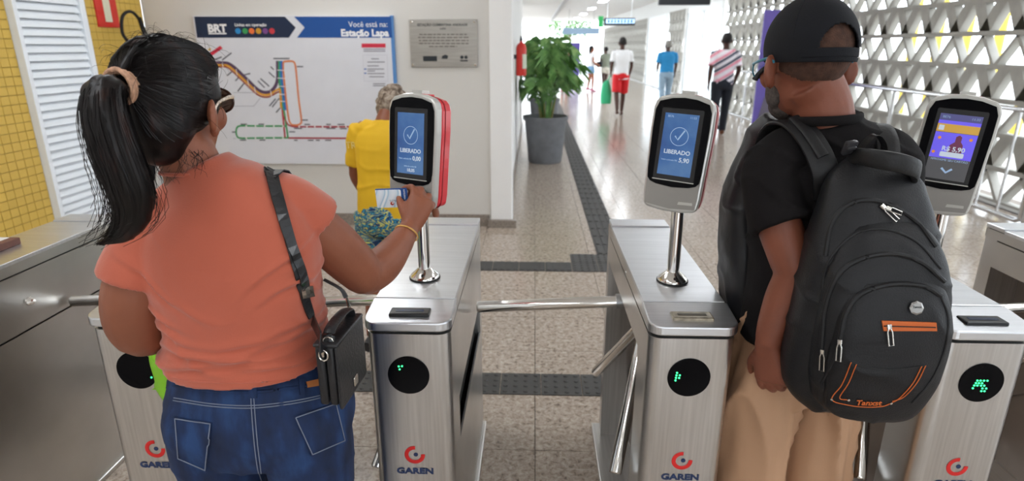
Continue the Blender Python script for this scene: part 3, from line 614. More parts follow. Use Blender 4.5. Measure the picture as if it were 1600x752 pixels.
def validator(k, label, yaw=28, lean=6, roll=0, dz=0, amount=''):
    px_, py_ = .298 + .722 * (k - 3) + .109 - (.05 if k == 1 else 0), 1.40 + .272
    t = thing('card_validator', label, 'card reader', (px_, py_, H_ + .0003), group='card validators on poles')
    build('base_flange', MB().lathe([(.043, 0), (.043, .006), (.040, .012), (.024, .026), (.0195, .03)], seg=32), CHROME, t, True, 40)
    build('gasket', MB().lathe([(.045, .0), (.045, .004)], seg=32), RUBBER, t)
    build('flange_bolt', MB().lathe([(.005, 0), (.005, .004)], (.0, -.033, .016), (0, -.6, 1), 8), BLACK, t)
    build('pole', MB().tube([(0, 0, .02), (0, 0, .30)], .0175, 24), CHROME, t, True, 50)
    a = math.radians(yaw); le = math.radians(lean)
    n0 = A(-math.sin(a), -math.cos(a), 0); v0 = A(0, 0, 1); u = unit(np.cross(v0, n0)); n = unit(n0 * math.cos(le) + v0 * math.sin(le)); v = np.cross(n, u)
    ro = math.radians(roll); u, v = u * math.cos(ro) + v * math.sin(ro), v * math.cos(ro) - u * math.sin(ro)
    O = A(-.014, -.004, .372 + dz)
    sc = lambda f, g=None: [(p[0] * f, p[1] * (g or f)) for p in HEAD]
    def pp(name, poly, h0, h1, mat, parent=t, bevel=0, sm=False): return build(name, MB().prism(poly, O, u, v, n, h0, h1), mat, parent, sm, 30, bevel, local=True)
    pp('rear_shell', sc(.97), -.062, -.017, REDP, bevel=.006); pp('shell_seam', sc(.985), -.034, -.031, M('seam_red', hexc('#8e1f26'), .5))
    fr = pp('front_frame', sc(1.0), -.017, .010, SILVERP, bevel=.006)
    pp('lower_face', [(-.069, -.145), (0, -.152), (.069, -.145), (.072, -.12), (.0735, -.06), (-.0735, -.06), (-.072, -.12)], .010, .0118, GREYP, fr)
    gl = pp('glass_panel', [(-.063, -.082), (-.045, -.088), (0, -.092), (.045, -.088), (.063, -.082), (.071, -.073), (.0735, -.05), (.0755, .06), (.0745, .112), (.066, .134), (.033, .144), (0, .147), (-.033, .144), (-.066, .134), (-.0745, .112), (-.0755, .06), (-.0735, -.05), (-.071, -.073)], .010, .0135, GLASSB)
    pp('screen_bezel', rrect(-.056, .056, -.073, .118, .005), .0135, .0145, M('bezel_black', (.018, .018, .02), .25), gl)
    pp('chrome_line', rrect(-.057, .057, -.0755, -.073, .001), .0135, .0155, SILVERP, gl)
    pp('button', rrect(-.016, .018, .152, .166, .002), -.04, -.008, SILVERP); pp('button_ring', rrect(-.03, .032, .149, .1565, .002), -.045, -.004, REDP)
    pp('label_strip', [(.022, -.137), (.062, -.134), (.061, -.127), (.024, -.129)], .0118, .0123, SILVERP, fr)
    h = .0146
    if amount != 'ad':
        s = pp('screen', [(-.046, -.06), (.045, -.06), (.045, .105), (-.046, .105)], .0145, h, SCR_BLUE, gl)
        def st(name, b, x, y, size, mat=SCR_TXT, bold=0): text(name, b, size, O + u * x + v * y + n * (h + .0003), u, v, mat, gl, bold=bold, local=True)
        ring = [O + u * (math.cos(q) * .024) + v * (math.sin(q) * .024 + .045) + n * h for q in np.linspace(0, 2 * math.pi, 30)]
        build('check_ring', MB().tube(ring, [(.0003, .0009)] * 30, 6, ref=tuple(n)), SCR_TXT2, gl, local=True)
        build('check_mark', MB().tube([O + u * p + v * q + n * (h + .0004) for p, q in ((-.011, .046), (-.003, .036), (.013, .062))], [(.0003, .0022)] * 3, 6, ref=tuple(n)), SCR_TXT2, gl, local=True)
        st('screen_text', 'LIBERADO', 0, -.002, .0155, bold=.0003); st('screen_text', amount, .022, -.022, .0165, bold=.0003); st('screen_text', 'Valor cobrado R$', -.018, -.021, .006, SCR_TXT2)
        if k < 3: st('screen_text', 'Saldo do cartão R$', 0, -.041, .0055, SCR_TXT2); st('screen_text', '18,05', .002, -.054, .0125, bold=.0002)
        else: st('screen_text', 'BE76', -.03, .094, .008, SCR_TXT2); st('screen_text', '11:33', .03, .094, .008, SCR_TXT2)
    else:
        pp('screen', [(-.047, -.066), (.046, -.066), (.046, .105), (-.047, .105)], .0145, h, SCR_DARK, gl)
        pp('screen_header', [(-.047, .088), (.046, .088), (.046, .105), (-.047, .105)], h, h + .0002, M('screen_head', hexc('#4a4a78'), .3, emit=.5), gl)
        pp('screen_band', [(-.047, .058), (.046, .058), (.046, .079), (-.047, .079)], h, h + .0002, SCR_GOLD, gl); pp('screen_band', [(-.047, .079), (.046, .079), (.046, .088), (-.047, .088)], h, h + .0002, SCR_PUR, gl)
        pp('screen_panel', [(-.047, -.01), (.046, -.01), (.046, .057), (-.047, .057)], h, h + .0002, SCR_PUR, gl)
        pp('screen_icon', [(-.043, .062), (-.031, .062), (-.031, .075), (-.043, .075)], h + .0002, h + .0004, SCR_TXT, gl)
        pp('screen_figure', [(-.012, .002), (.022, .002), (.02, .028), (.014, .036), (.014, .048), (.008, .053), (.001, .048), (.001, .034), (-.008, .026)], h + .0002, h + .0004, M('screen_fig', hexc('#6a3550'), .3, emit=.35), gl)
        pp('screen_button', rrect(-.025, .028, -.006, .007, .003), h + .0004, h + .0006, SCR_TXT, gl)
        def st(name, b, x, y, size, mat=SCR_TXT, bold=0): text(name, b, size, O + u * x + v * y + n * (h + .0008), u, v, mat, gl, bold=bold, local=True)
        st('screen_text', 'BE76', -.032, .094, .0085, SCR_TXT2); st('screen_text', '11:33', .032, .094, .0085, SCR_TXT2); st('screen_text', 'R$ 5,90', .002, .010, .0165, bold=.0004); st('screen_text', 'APROXIME SEU CARTÃO', 0, -.017, .0075, SCR_TXT2)
        build('chevron', MB().tube([O + u * p + v * q + n * (h + .0004) for p, q in ((-.012, -.036), (0, -.047), (.012, -.036))], [(.0003, .003)] * 3, 6, ref=tuple(n)), SCR_TXT2, gl, local=True)
        for x, y in ((-.035, .042), (.034, .044), (-.04, .004)): pp('screen_coin', [(x + .004 * math.cos(q), y + .004 * math.sin(q)) for q in np.linspace(0, 6, 9)], h + .0002, h + .0004, SCR_ORA, gl)
    return t
validator(1, 'grey and red card validator mostly hidden behind the ponytail woman', yaw=22, amount='0,00')
validator(2, 'grey and red card validator the woman holds her card to', amount='0,00')
validator(3, 'card validator with blue screen reading LIBERADO left of the man', roll=-2.5, amount='5,90')
validator(4, 'card validator with dark purple screen right of the backpack', yaw=30, roll=-4, amount='ad')
# papers on the left cabinet
nb = thing('notepad', 'brown pad with white papers on the left cabinet', 'notepad', (-1.835, 1.835, H_))
build('pad', MB().rbox(-.12, .075, -.09, .11, .0005, .024, .003), M('brown_leather', hexc('#6b463c'), .5, var=.1), nb); build('sheet', MB().box(-.115, .052, -.075, .012, .024, .0255), WHITEP, nb); build('sheet', MB().box(-.115, .046, .02, .1, .024, .0255), WHITEP, nb); build('elastic', MB().box(-.122, .077, .012, .018, .0245, .0275), M('tan_cord', hexc('#a8874c'), .6), nb)
# ================================================================== PEOPLE: shared anatomy
SKIN_W = M('skin_warm_brown', hexc('#8a523b'), .5, var=.08, vscale=14, bump=.06, bscale=220, spec=.4)
SKIN_M = M('skin_deep_brown', hexc('#7c4734'), .5, var=.10, vscale=12, bump=.08, bscale=200, spec=.4)
SKIN_D = M('skin_dark', hexc('#4a2f25'), .5, var=.06)
def head_mesh(m, C, R, s=1.0):
    """skull, jaw, nose, brow, lips, ears; local +Y is where the face looks"""
    C = np.asarray(C, float)
    def e(c, r, T=None): m.ell(C + R @ (A(*c) * s), A(*r) * s, R if T is None else R @ T, 18)
    e((0, -.012, .032), (.075, .096, .094)); e((0, .022, -.03), (.064, .072, .082)); e((0, .045, -.082), (.045, .042, .035)); e((0, .074, -.1), (.02, .018, .02))
    e((0, .084, .03), (.05, .016, .02)); e((0, .100, -.012), (.014, .018, .02)); e((0, .094, .012), (.010, .012, .026))
    e((0, .088, -.052), (.025, .014, .008)); e((0, .087, -.062), (.022, .014, .008))
    for sx in (-1, 1):
        e((sx * .042, .062, -.02), (.026, .025, .028)); e((sx * .012, .1, -.018), (.008, .009, .008))
        e((sx * .083, -.008, -.006), (.0085, .021, .033), rotz(sx * .5) @ rotx(-.15)); e((sx * .079, .0, -.036), (.008, .012, .014))
def eyes(C, R, par, s=1.0):
    for sx in (-1, 1):
        p = np.asarray(C) + R @ (A(sx * .031, .081, .012) * s)
        o = build('eye', MB().ell(p, .0115 * s, None, 14), M('eye_white', (.75, .72, .68), .2), par, True)
        build('iris', MB().ell(p + R @ A(0, .0068, 0), .0058 * s, None, 10), M('iris_brown', (.03, .015, .008), .2), o, True)
def finger(m, base, d, n, L, r, curl):
    """three phalanges bending towards -n"""
    P = [np.asarray(base, float)]; d = unit(d); n = unit(n); ax = unit(np.cross(d, n))
    for k, f in enumerate((.45, .32, .23)):
        a = curl * (.7 if k == 0 else 1.0)
        d, n = d * math.cos(a) - n * math.sin(a), n * math.cos(a) + d * math.sin(a)
        P.append(P[-1] + d * L * f)
    m.tube(P, [r, r * .96, r * .86, r * .66], 10, sub=3); m.ell(P[-1], r * .68, None, 8)
    for q in P[1:3]: m.ell(q, r * 1.0, None, 8)
    return P[-1]
def hand_mesh(m, wrist, d, n, thumb, s=1.0, curl=.45, tcurl=.35, rw=.026):
    """palm, four fingers of unequal length and a thumb leaving the side of the palm; n = back of the hand, thumb = towards the thumb"""
    wrist = np.asarray(wrist, float); d = unit(d); n = unit(n - (n @ d) * d); t = np.cross(d, n); t = t if t @ np.asarray(thumb) > 0 else -t
    k = wrist + d * .085 * s
    m.tube([wrist - d * .012, wrist + d * .02 * s, wrist + d * .05 * s, k, k + d * .008 * s], [(rw * 1.02, rw * .82), (.032 * s, .019 * s), (.039 * s, .0165 * s), (.040 * s, .0135 * s), (.036 * s, .010 * s)], 16, ref=t, sub=3, pw=2.4)
    for i, (o, L, ex) in enumerate(((.029, .070, .0), (.010, .078, .003), (-.0095, .072, .0), (-.028, .057, -.007))):
        finger(m, k + t * o * s + d * ex * s - d * .006, d + t * (.10 - .07 * i) , n, L * s, (.0092 - .0006 * (i == 3)) * s, curl * (1 + .12 * i))
    b = wrist + d * .028 * s + t * .027 * s - n * .004; td = unit(d * .72 + t * .62 - n * .3)
    p1 = b + td * .036 * s; td2 = unit(td + (d - t * .55) * tcurl - n * .15); p2 = p1 + td2 * .032 * s; p3 = p2 + unit(td2 + (d - t) * tcurl * .5) * .024 * s
    m.tube([b - td * .01, p1, p2, p3], [.0165 * s, .0125 * s, .0105 * s, .0078 * s], 10, sub=3); m.ell(p3, .0078 * s, None, 8)
    return k
def folds(seed, amp, freq, direc=(0, 0, 1), warp=3.0, region=None, zs=1.0):
    d = np.asarray(direc, float)
    def f(P):
        out = np.empty(len(P))
        for i, p in enumerate(P):
            q = Vector((p[0], p[1], p[2] * zs)); a = noise.noise(q * warp + Vector((seed, 0, 0))); b = noise.noise(q * warp * 2.3 + Vector((0, seed, 0)))
            w_ = 1 - abs(math.sin(((p @ d) * freq + a * 6 + b * 2) * .5)); out[i] = (w_ * w_ * w_ * 1.7 - .4) * min(1, max(.12, .55 + 1.1 * b)) + .35 * noise.noise(q * 18 + Vector((0, 0, seed)))
        out *= amp
        if region is not None: out *= region(P)
        return out
    return f
def strands(paths_fn, n, seg, r0, r1):
    m = MB(); V_ = []; f = []
    for i in range(n):
        P = paths_fn(i)
        if P is None: continue
        N = len(P); T = np.gradient(P, axis=0); o = len(V_)
        for k in range(N):
            t = unit(T[k]); u = unit(np.cross(t, (.3, .8, .52))); v = np.cross(t, u); r = r0 + (r1 - r0) * k / (N - 1)
            for a in (0, 2.094, 4.189): V_.append(P[k] + (u * math.cos(a) + v * math.sin(a)) * r)
        for k in range(N - 1):
            for j in range(3): f.append((o + k * 3 + j, o + k * 3 + (j + 1) % 3, o + k * 3 + 3 + (j + 1) % 3, o + k * 3 + 3 + j))
    return m.add(V_, f)
# ================================================================== WOMAN WITH THE PONYTAIL
wo = thing('person', 'person with long dark ponytail in coral shirt and jeans holding a card', 'person', (-.61, 1.19, 0), world=True)
HC = A(-.688, 1.165, 1.485); HR = rotz(math.radians(-4)) @ roty(math.radians(3))
m = MB(); head_mesh(m, HC, HR)
m.tube([HC + A(.0, -.012, -.05), (-.674, 1.16, 1.40), (-.662, 1.168, 1.34), (-.65, 1.17, 1.28)], [.056, .054, .062, .09], 18, sub=3)
m.tube([(-.622, 1.19, .88), (-.622, 1.18, 1.05), (-.62, 1.175, 1.2), (-.63, 1.17, 1.29)], [(.15, .11), (.14, .105), (.155, .10), (.10, .07)], 20, sub=3)
for P, Rr in (([(-.70, 1.15, 1.27), (-.752, 1.138, 1.215), (-.800, 1.125, 1.13), (-.822, 1.135, 1.05), (-.818, 1.16, 1.016), (-.81, 1.25, 1.01), (-.80, 1.33, 1.015), (-.79, 1.38, 1.025)], [.045, .054, .064, .060, .051, .047, .036, .027]),
             ([(-.57, 1.185, 1.285), (-.498, 1.207, 1.27), (-.446, 1.258, 1.195), (-.408, 1.315, 1.115), (-.392, 1.345, 1.082), (-.365, 1.40, 1.09), (-.342, 1.465, 1.115), (-.322, 1.53, 1.145)], [.045, .05, .056, .053, .047, .046, .037, .0255])):
    m.tube(P, Rr, 18, sub=4)
# left hand closed on the bag handles
hand_mesh(m, (-.788, 1.385, 1.025), (.05, .9, -.15), (-.5, .2, .9), (.6, -.3, .5), .95, 1.0, .5)
# right hand pinching the card: palm seen from its back, index behind the card, thumb in front
wr_ = A(-.322, 1.53, 1.145)
m.tube([wr_, (-.310, 1.547, 1.172), (-.300, 1.560, 1.198), (-.296, 1.572, 1.216)], [(.027, .021), (.034, .021), (.037, .019), (.033, .014)], 16, ref=(.8, -.2, -.55), sub=3)
for P, r in (([(-.316, 1.572, 1.222), (-.322, 1.590, 1.240), (-.344, 1.600, 1.236), (-.360, 1.597, 1.222)], .0092), ([(-.298, 1.578, 1.220), (-.300, 1.600, 1.232), (-.322, 1.612, 1.228), (-.340, 1.608, 1.212)], .0094),
             ([(-.281, 1.578, 1.208), (-.280, 1.604, 1.214), (-.298, 1.616, 1.208), (-.316, 1.610, 1.196)], .009), ([(-.270, 1.572, 1.190), (-.268, 1.594, 1.192), (-.284, 1.606, 1.186), (-.298, 1.602, 1.178)], .0082)):
    m.tube(P, [r, r, r * .9, r * .7], 10, sub=3); m.ell(P[-1], r * .72, None, 8); m.ell(P[1], r * 1.05, None, 8); m.ell(P[0], r * 1.2, None, 8)
P = [(-.330, 1.543, 1.166), (-.342, 1.552, 1.186), (-.350, 1.562, 1.203), (-.3555, 1.568, 1.216)]
m.tube(P, [.0150, .0125, .0108, .0085], 10, sub=3); m.ell(P[-1], .0086, None, 8)
for sx in (-1, 1): m.tube([(-.622 + sx * .09, 1.19, .9), (-.622 + sx * .1, 1.2, .5), (-.622 + sx * .1, 1.21, .09)], [.08, .055, .04], 14, sub=3)
body_w = organic('body', m, SKIN_W, wo, .0048, 3)
eyes(HC, HR, wo)
for sx in (-1, 1):
    build('shoe', MB().tube([(-.622 + sx * .1, 1.14, .045), (-.622 + sx * .1, 1.2, .05), (-.622 + sx * .105, 1.28, .035), (-.622 + sx * .108, 1.36, .024)], [(.035, .042), (.042, .048), (.043, .034), (.03, .022)], 14, sub=4), M('dark_shoe', (.03, .03, .035), .6), wo, True)
CORAL = M('coral_jersey', hexc('#b35a43'), .8, var=.05, vscale=5, bump=.12, bscale=320, sheen=.3)
m = MB()
m.tube([(-.616, 1.188, .962), (-.616, 1.186, .98), (-.614, 1.182, 1.03), (-.615, 1.176, 1.1), (-.621, 1.17, 1.19), (-.623, 1.168, 1.26), (-.632, 1.168, 1.315), (-.648, 1.168, 1.35), (-.66, 1.168, 1.372)], [(.182, .145), (.179, .142), (.166, .134), (.168, .132), (.186, .128), (.172, .112), (.128, .09), (.082, .072), (.064, .062)], 36, sub=4, pw=2.25)
m.tube([(-.655, 1.168, 1.335), (-.705, 1.156, 1.285), (-.758, 1.140, 1.228), (-.788, 1.128, 1.175), (-.797, 1.124, 1.152)], [.05, .060, .067, .072, .074], 22, sub=3)
m.tube([(-.65, 1.168, 1.34), (-.575, 1.184, 1.318), (-.51, 1.202, 1.296), (-.473, 1.222, 1.262), (-.462, 1.232, 1.246)], [.05, .054, .060, .061, .062], 22, sub=3)
def wreg(P): return np.clip((1.2 - P[:, 2]) / .22, .16, 1) * np.clip((P[:, 2] - .93) / .05, .3, 1)
CREASE = [(1.012, -.05, -.70, .10, .0075), (.992, .10, -.66, .14, .007), (1.035, .16, -.52, .10, .007), (.985, -.08, -.52, .12, .007), (1.06, .25, -.50, .07, .006), (1.065, -.3, -.73, .06, .007), (1.10, -.42, -.74, .05, .006), (1.15, .5, -.47, .05, .006), (1.20, .9, -.49, .05, .006), (1.17, -.8, -.72, .05, .006), (1.01, .02, -.60, .10, .005), (1.045, .05, -.60, .09, .004)]
fs0 = folds(3, .0075, 62, (.35, .1, 1), 4, wreg)
def shirt_folds(P):
    out = fs0(P)
    for z0, sl, xc, ex, am in CREASE:
        wob = np.array([noise.noise(Vector(q * 11) + Vector((z0 * 40, 0, 0))) for q in P]) * .018
        d = P[:, 2] - (z0 + sl * (P[:, 0] - xc)) + wob; out += am * np.exp(-(d / .0075) ** 2) * np.exp(-((P[:, 0] - xc) / ex) ** 2) - am * .7 * np.exp(-((d + .013) / .008) ** 2) * np.exp(-((P[:, 0] - xc) / ex) ** 2)
    return out
shirt_w = organic('shirt', m, CORAL, wo, .0052, 5, shirt_folds)
bs = bvh_of([shirt_w])
build('hem_seam', strip(bs, [(268, 590), (310, 597), (390, 598), (460, 593), (503, 583)], .0015, .0004, 8), CORAL, shirt_w, True)
build('neck_seam', MB().tube([A(-.66, 1.168, 1.366) + A(math.cos(a) * .066, math.sin(a) * .064, -.006 * math.sin(a) - .002) for a in np.linspace(0, 2 * math.pi, 40)], .0042, 8), CORAL, shirt_w, True)
# jeans
def denim():
    m = ramp_mat('denim', 'noise', 26, [(.3, hexc('#0a1a38')), (.5, hexc('#10264c')), (.68, hexc('#1c3a66'))], .85, bump=.3, stretch=(1, 1, .35), detail=10); return m
DENIM = denim(); STITCH = M('denim_stitch', hexc('#717889'), .7)
m = MB()
m.tube([(-.612, 1.195, .955), (-.612, 1.195, .92), (-.611, 1.195, .86), (-.611, 1.195, .80), (-.611, 1.20, .74)], [(.160, .118), (.181, .136), (.203, .150), (.206, .152), (.19, .135)], 36, sub=4, pw=2.2)
for sx in (-1, 1):
    m.tube([(-.611 + sx * .10, 1.165, .84), (-.611 + sx * .104, 1.18, .72), (-.611 + sx * .104, 1.20, .52), (-.611 + sx * .102, 1.215, .3), (-.611 + sx * .10, 1.215, .07)], [(.097, .118), (.098, .118), (.078, .085), (.066, .072), (.058, .068)], 24, sub=4)
    m.ell((-.611 + sx * .092, 1.115, .815), (.092, .07, .09), None, 18)
jeans = organic('jeans', m, DENIM, wo, .0065, 5, folds(9, .002, 90, (.6, .2, .8), 5))
bj = bvh_of([jeans])
build('belt_band', strip(bj, [(270, 603), (330, 611), (393, 613), (460, 606), (508, 597)], .004, -.001, 8), DENIM, jeans, True)
for pts in ([(272, 622), (330, 631), (390, 634), (450, 628), (500, 618), (530, 608)], [(271, 626), (330, 635), (390, 638), (450, 632), (500, 622), (532, 612)], [(392, 613), (393, 640), (397, 690), (402, 730), (408, 752)], [(396, 613), (398, 640), (402, 690), (408, 740)]):
    build('stitching', strip(bj, pts, .0011, .0008, 8), STITCH, jeans, True)
for q, name in ((((272, 652), (331, 660), (322, 738), (277, 718)), 'pocket'), (((459, 652), (526, 628), (541, 690), (487, 713)), 'pocket')):
    pk = build(name, patch(bj, q, .0042, .003), DENIM, jeans, True); bq = bvh_of([pk]); c = np.mean(q, axis=0); qq = [tuple(c + (A(*p) - c) * .93) for p in q]
    for i in range(4): build('stitching', strip(bq, [qq[i], qq[(i + 1) % 4]], .0012, .0016, 10), STITCH, pk, True)
for q in (((389, 594), (401, 594), (402, 622), (390, 622)), ((466, 592), (474, 591), (476, 616), (468, 617))): build('belt_loop', patch(bj, q, .005, .004, 4), DENIM, jeans, True)
build('leather_tag', patch(bj, ((478, 597), (504, 591), (505, 602), (480, 606)), .004, .003, 4), M('tan_leather', hexc('#b5713f'), .6), jeans, True)
# hair
HAIR = ramp_mat('dark_hair', 'noise', 40, [(.35, (.003, .0025, .0025)), (.6, (.008, .005, .005)), (.8, (.040, .014, .009))], .42, bump=.25, stretch=(1, 1, .25), spec=.3)
def hl(c): return HC + HR @ A(*c)
TIE = hl((-.006, -.113, .048))
m = MB(); m.ell(hl((0, -.018, .036)), (.084, .103, .101), HR, 26); m.ell(hl((0, -.055, -.012)), (.072, .06, .07), HR, 22); m.ell(hl((0, -.055, -.055)), (.052, .045, .045), HR, 18); m.ell(hl((0, .026, .068)), (.074, .070, .062), HR, 18)
m.tube([hl((-.004, -.07, .04)), TIE], [.06, .026], 18)
for sx in (-1, 1): m.ell(hl((sx * .07, .012, .03)), (.014, .032, .045), HR, 14)
hcap = organic('hair', m, HAIR, wo, .006, 5, folds(5, .0012, 260, (1, .2, .3), 3))
bh = bvh_of([hcap])
def cap_path(i):
    r = random.Random(i); a = r.uniform(-2.9, 2.9); el = r.uniform(-.75, .65)
    d0 = unit(A(math.sin(a) * math.cos(el), math.cos(a) * math.cos(el), math.sin(el) if math.cos(a) < .3 else abs(math.sin(el)) * .6 + .35)); dt = unit(A(-.012, -.118, .045))
    P = []; c = HC + HR @ A(0, -.02, .03)
    for t in np.linspace(0, 1, 12):
        d = HR @ unit(d0 * (1 - t) + dt * t + A(0, 0, -.12 * t * (1 - t)))
        h, n, _, _ = bh.ray_cast(Vector(c + d * .3), Vector(-d))
        if h is None: return None
        P.append(np.array(h) + d * (.0009 + .0012 * math.sin(t * 9 + i)))
    return np.array(P)
tag(build('hair_strands', strands(cap_path, 900, 12, .0007, .0005), HAIR, hcap, True), kind='stuff')
TP = cr([TIE + HR @ A(0, .012, 0), TIE + A(-.003, -.022, .002), (-.702, 1.004, 1.533), (-.700, .988, 1.49), (-.692, .986, 1.43), (-.684, .990, 1.375), (-.692, 1.0, 1.330), (-.714, 1.0, 1.295), (-.752, .992, 1.268)], 5)
TR = np.interp(np.linspace(0, 1, len(TP)), [0, .1, .22, .35, .5, .65, .78, .9, 1], [.019, .021, .030, .036, .040, .038, .032, .022, .004])
m = MB().tube(TP, [(r, r * .72) for r in TR], 22)
tail = organic('ponytail', m, HAIR, wo, .006, 2, folds(8, .0025, 330, (1, .15, .1), 2.2))
def tail_path(i):
    r = random.Random(1000 + i); a = r.uniform(0, 6.283); q = math.sqrt(r.uniform(.45, 1.0)) * 1.0; fly = r.random() < .06; ph = r.uniform(0, 6); L = r.uniform(.75, 1.0)
    N = len(TP); k1 = max(8, int(N * L)); P = []
    for k in range(2, k1, 2):
        t = k / N; rr = TR[k] * q * (1 + (.35 * t * r.random() if fly else 0)) + (.035 * t * t if fly else 0)
        P.append(TP[k] + A(math.cos(a + .25 * math.sin(ph + 3 * t)), math.sin(a) * .75, .1 * math.sin(ph)) * rr)
    P.append(P[-1] + (P[-1] - P[-2]) * r.uniform(.4, 1.1) + A(-.006, 0, 0) * r.uniform(0, 2.5)); return np.array(P)
tag(build('hair_strands', strands(tail_path, 800, 12, .00075, .0004), HAIR, tail, True), kind='stuff')
def fly_path(i):
    r = random.Random(5000 + i); a = r.uniform(0, 6.28); el = r.uniform(-.3, 1.4); d = HR @ A(math.cos(a) * math.cos(el), math.sin(a) * math.cos(el) * (1 if math.sin(a) < 0 else .6), math.sin(el))
    c = HC + HR @ A(0, -.02, .03); h, n, _, _ = bh.ray_cast(Vector(c + d * .3), Vector(-d))
    if h is None: return None
    h = np.array(h); s = unit(np.cross(d, rng.normal(size=3))); L = r.uniform(.02, .055)
    return np.array([h + d * L * .5 * math.sin(t * 1.7) + s * L * t + A(0, 0, -.3 * L * t * t) for t in np.linspace(0, 1, 6)])
tag(build('flyaway_hair', strands(fly_path, 130, 6, .0004, .0002), HAIR, hcap, True), kind='stuff')
def nape_path(i):
    r = random.Random(7000 + i); p = hl((r.uniform(-.045, .07), -.055 + .05 * r.random(), -.07)); d = A(r.uniform(-.3, .6), -.15, -1)
    P = [p + unit(d) * L + A(math.sin(L * 160 + i) * .006, -.004 - .012 * (L * 10), math.cos(L * 140 + i) * .004) for L in np.linspace(0, r.uniform(.03, .065), 9)]; return np.array(P)
tag(build('nape_curls', strands(nape_path, 70, 9, .0005, .0003), HAIR, hcap, True), kind='stuff')
m = MB(); td = unit(TP[4] - TP[0])
e1_ = unit(np.cross(td, (0, 0, 1))); e2_ = np.cross(td, e1_)
for k in range(5): m.tube([TIE + td * (-.010 + .0062 * k) + (e1_ * math.cos(a) + e2_ * math.sin(a)) * (.0265 + .002 * math.sin(k * 2)) + td * .004 * math.sin(a + k) for a in np.linspace(0, 2 * math.pi, 28)], .0048, 8)
build('hair_tie', m, M('beige_elastic', hexc('#b98f74'), .7, var=.3, vscale=120), wo, True)
# sunglasses
gl = build('sunglasses', MB().tube([hl((-.066, .1, .02)), hl((0, .108, .022)), hl((.066, .1, .02))], .003, 8), M('brown_frame', hexc('#3a2018'), .3), wo, True)
for sx in (-1, 1):
    lens = [hl((sx * .034 + math.cos(a) * .031, .104 - .004 * abs(math.cos(a)), .010 + math.sin(a) * .024)) for a in np.linspace(0, 2 * math.pi, 28)]
    build('lens_rim', MB().tube(lens, .0024, 8), M('brown_frame', (1, 1, 1)), gl, True)
    build('lens', MB().prism([(sx * .034 + math.cos(a) * .030, .010 + math.sin(a) * .023) for a in np.linspace(0, 6.1, 24)], hl((0, .101, 0)), HR @ A(1, 0, 0), HR @ A(0, 0, 1), HR @ A(0, 1, 0), -.001, .001), M('tinted_lens', hexc('#6d5a50'), .08, trans=.5), gl)
    build('temple_arm', MB().tube([hl((sx * .066, .1, .02)), hl((sx * .083, .045, .022)), hl((sx * .09, -.004, .012)), hl((sx * .088, -.018, -.03))], [(.0042, .0016), (.0036, .0016), (.0028, .0016), (.0022, .0016)], 8, ref=(0, 0, 1), sub=4), M('pearl_temple', hexc('#d9c6b8'), .25, .4, var=.5, vscale=160), gl, True)
# bracelet
bd = unit(A(.02, .065, .03)); b1 = unit(np.cross(bd, (1, 0, 0))); b2 = np.cross(bd, b1)
build('bracelet', MB().tube([A(-.327, 1.508, 1.136) + (b1 * math.cos(a) + b2 * math.sin(a)) * .031 + bd * .006 * math.cos(a) for a in np.linspace(0, 2 * math.pi, 32)], .0022, 8), M('thread_bracelet', hexc('#d9a85c'), .5, var=.3, vscale=30), wo, True)
# card held in the hand
cc = ay(612.5, 309.5, 1.578); cu_, cv_ = unit(A(1, 0, 0.035)), unit(A(-.035, -.12, 1)); cn = np.cross(cu_, cv_)
cdo = thing('transit_card', 'pale blue and white transit card held to the validator', 'card', cc, world=True)
build('sheet', MB().prism(rrect(-.0428, .0428, -.027, .027, .003), cc, cu_, cv_, cn, -.0005, .0004), M('card_navy', hexc('#274f8e'), .3), cdo)
build('print', MB().prism(rrect(-.0428, .0255, -.027, .0235, .0035, 5, (1, 1, 0, 0)), cc, cu_, cv_, cn, .0004, .0006), ramp_mat('card_print', 'wave', 9, [(0, hexc('#e3ecf2')), (.62, hexc('#d3e2ec')), (.8, hexc('#9cc4da')), (1, hexc('#eef3f6'))], .3, distort=7), cdo)
text('lettering', 'CCR Metrô', .0085, cc + cu_ * .013 - cv_ * .005 + cn * .0008, -cu_, -cv_, M('card_grey', hexc('#6d7480'), .5), cdo, 'CENTER', .0002)
build('emblem', MB().lathe([(.0052, 0), (.0052, .0003)], cc - cu_ * .001 - cv_ * .0155 + cn * .0006, cn, 20), M('card_red', hexc('#a8402f'), .4), cdo); build('emblem_swirl', MB().lathe([(.0022, 0), (.0022, .0003)], cc + cu_ * .0005 - cv_ * .0142 + cn * .0009, cn, 14), WHITEPRINT, cdo)
text('lettering', 'INTEGRAÇÃO', .0062, cc + cu_ * .0325 + cv_ * .004 + cn * .0006, -cv_, cu_, WHITEPRINT, cdo, 'CENTER', .0002)
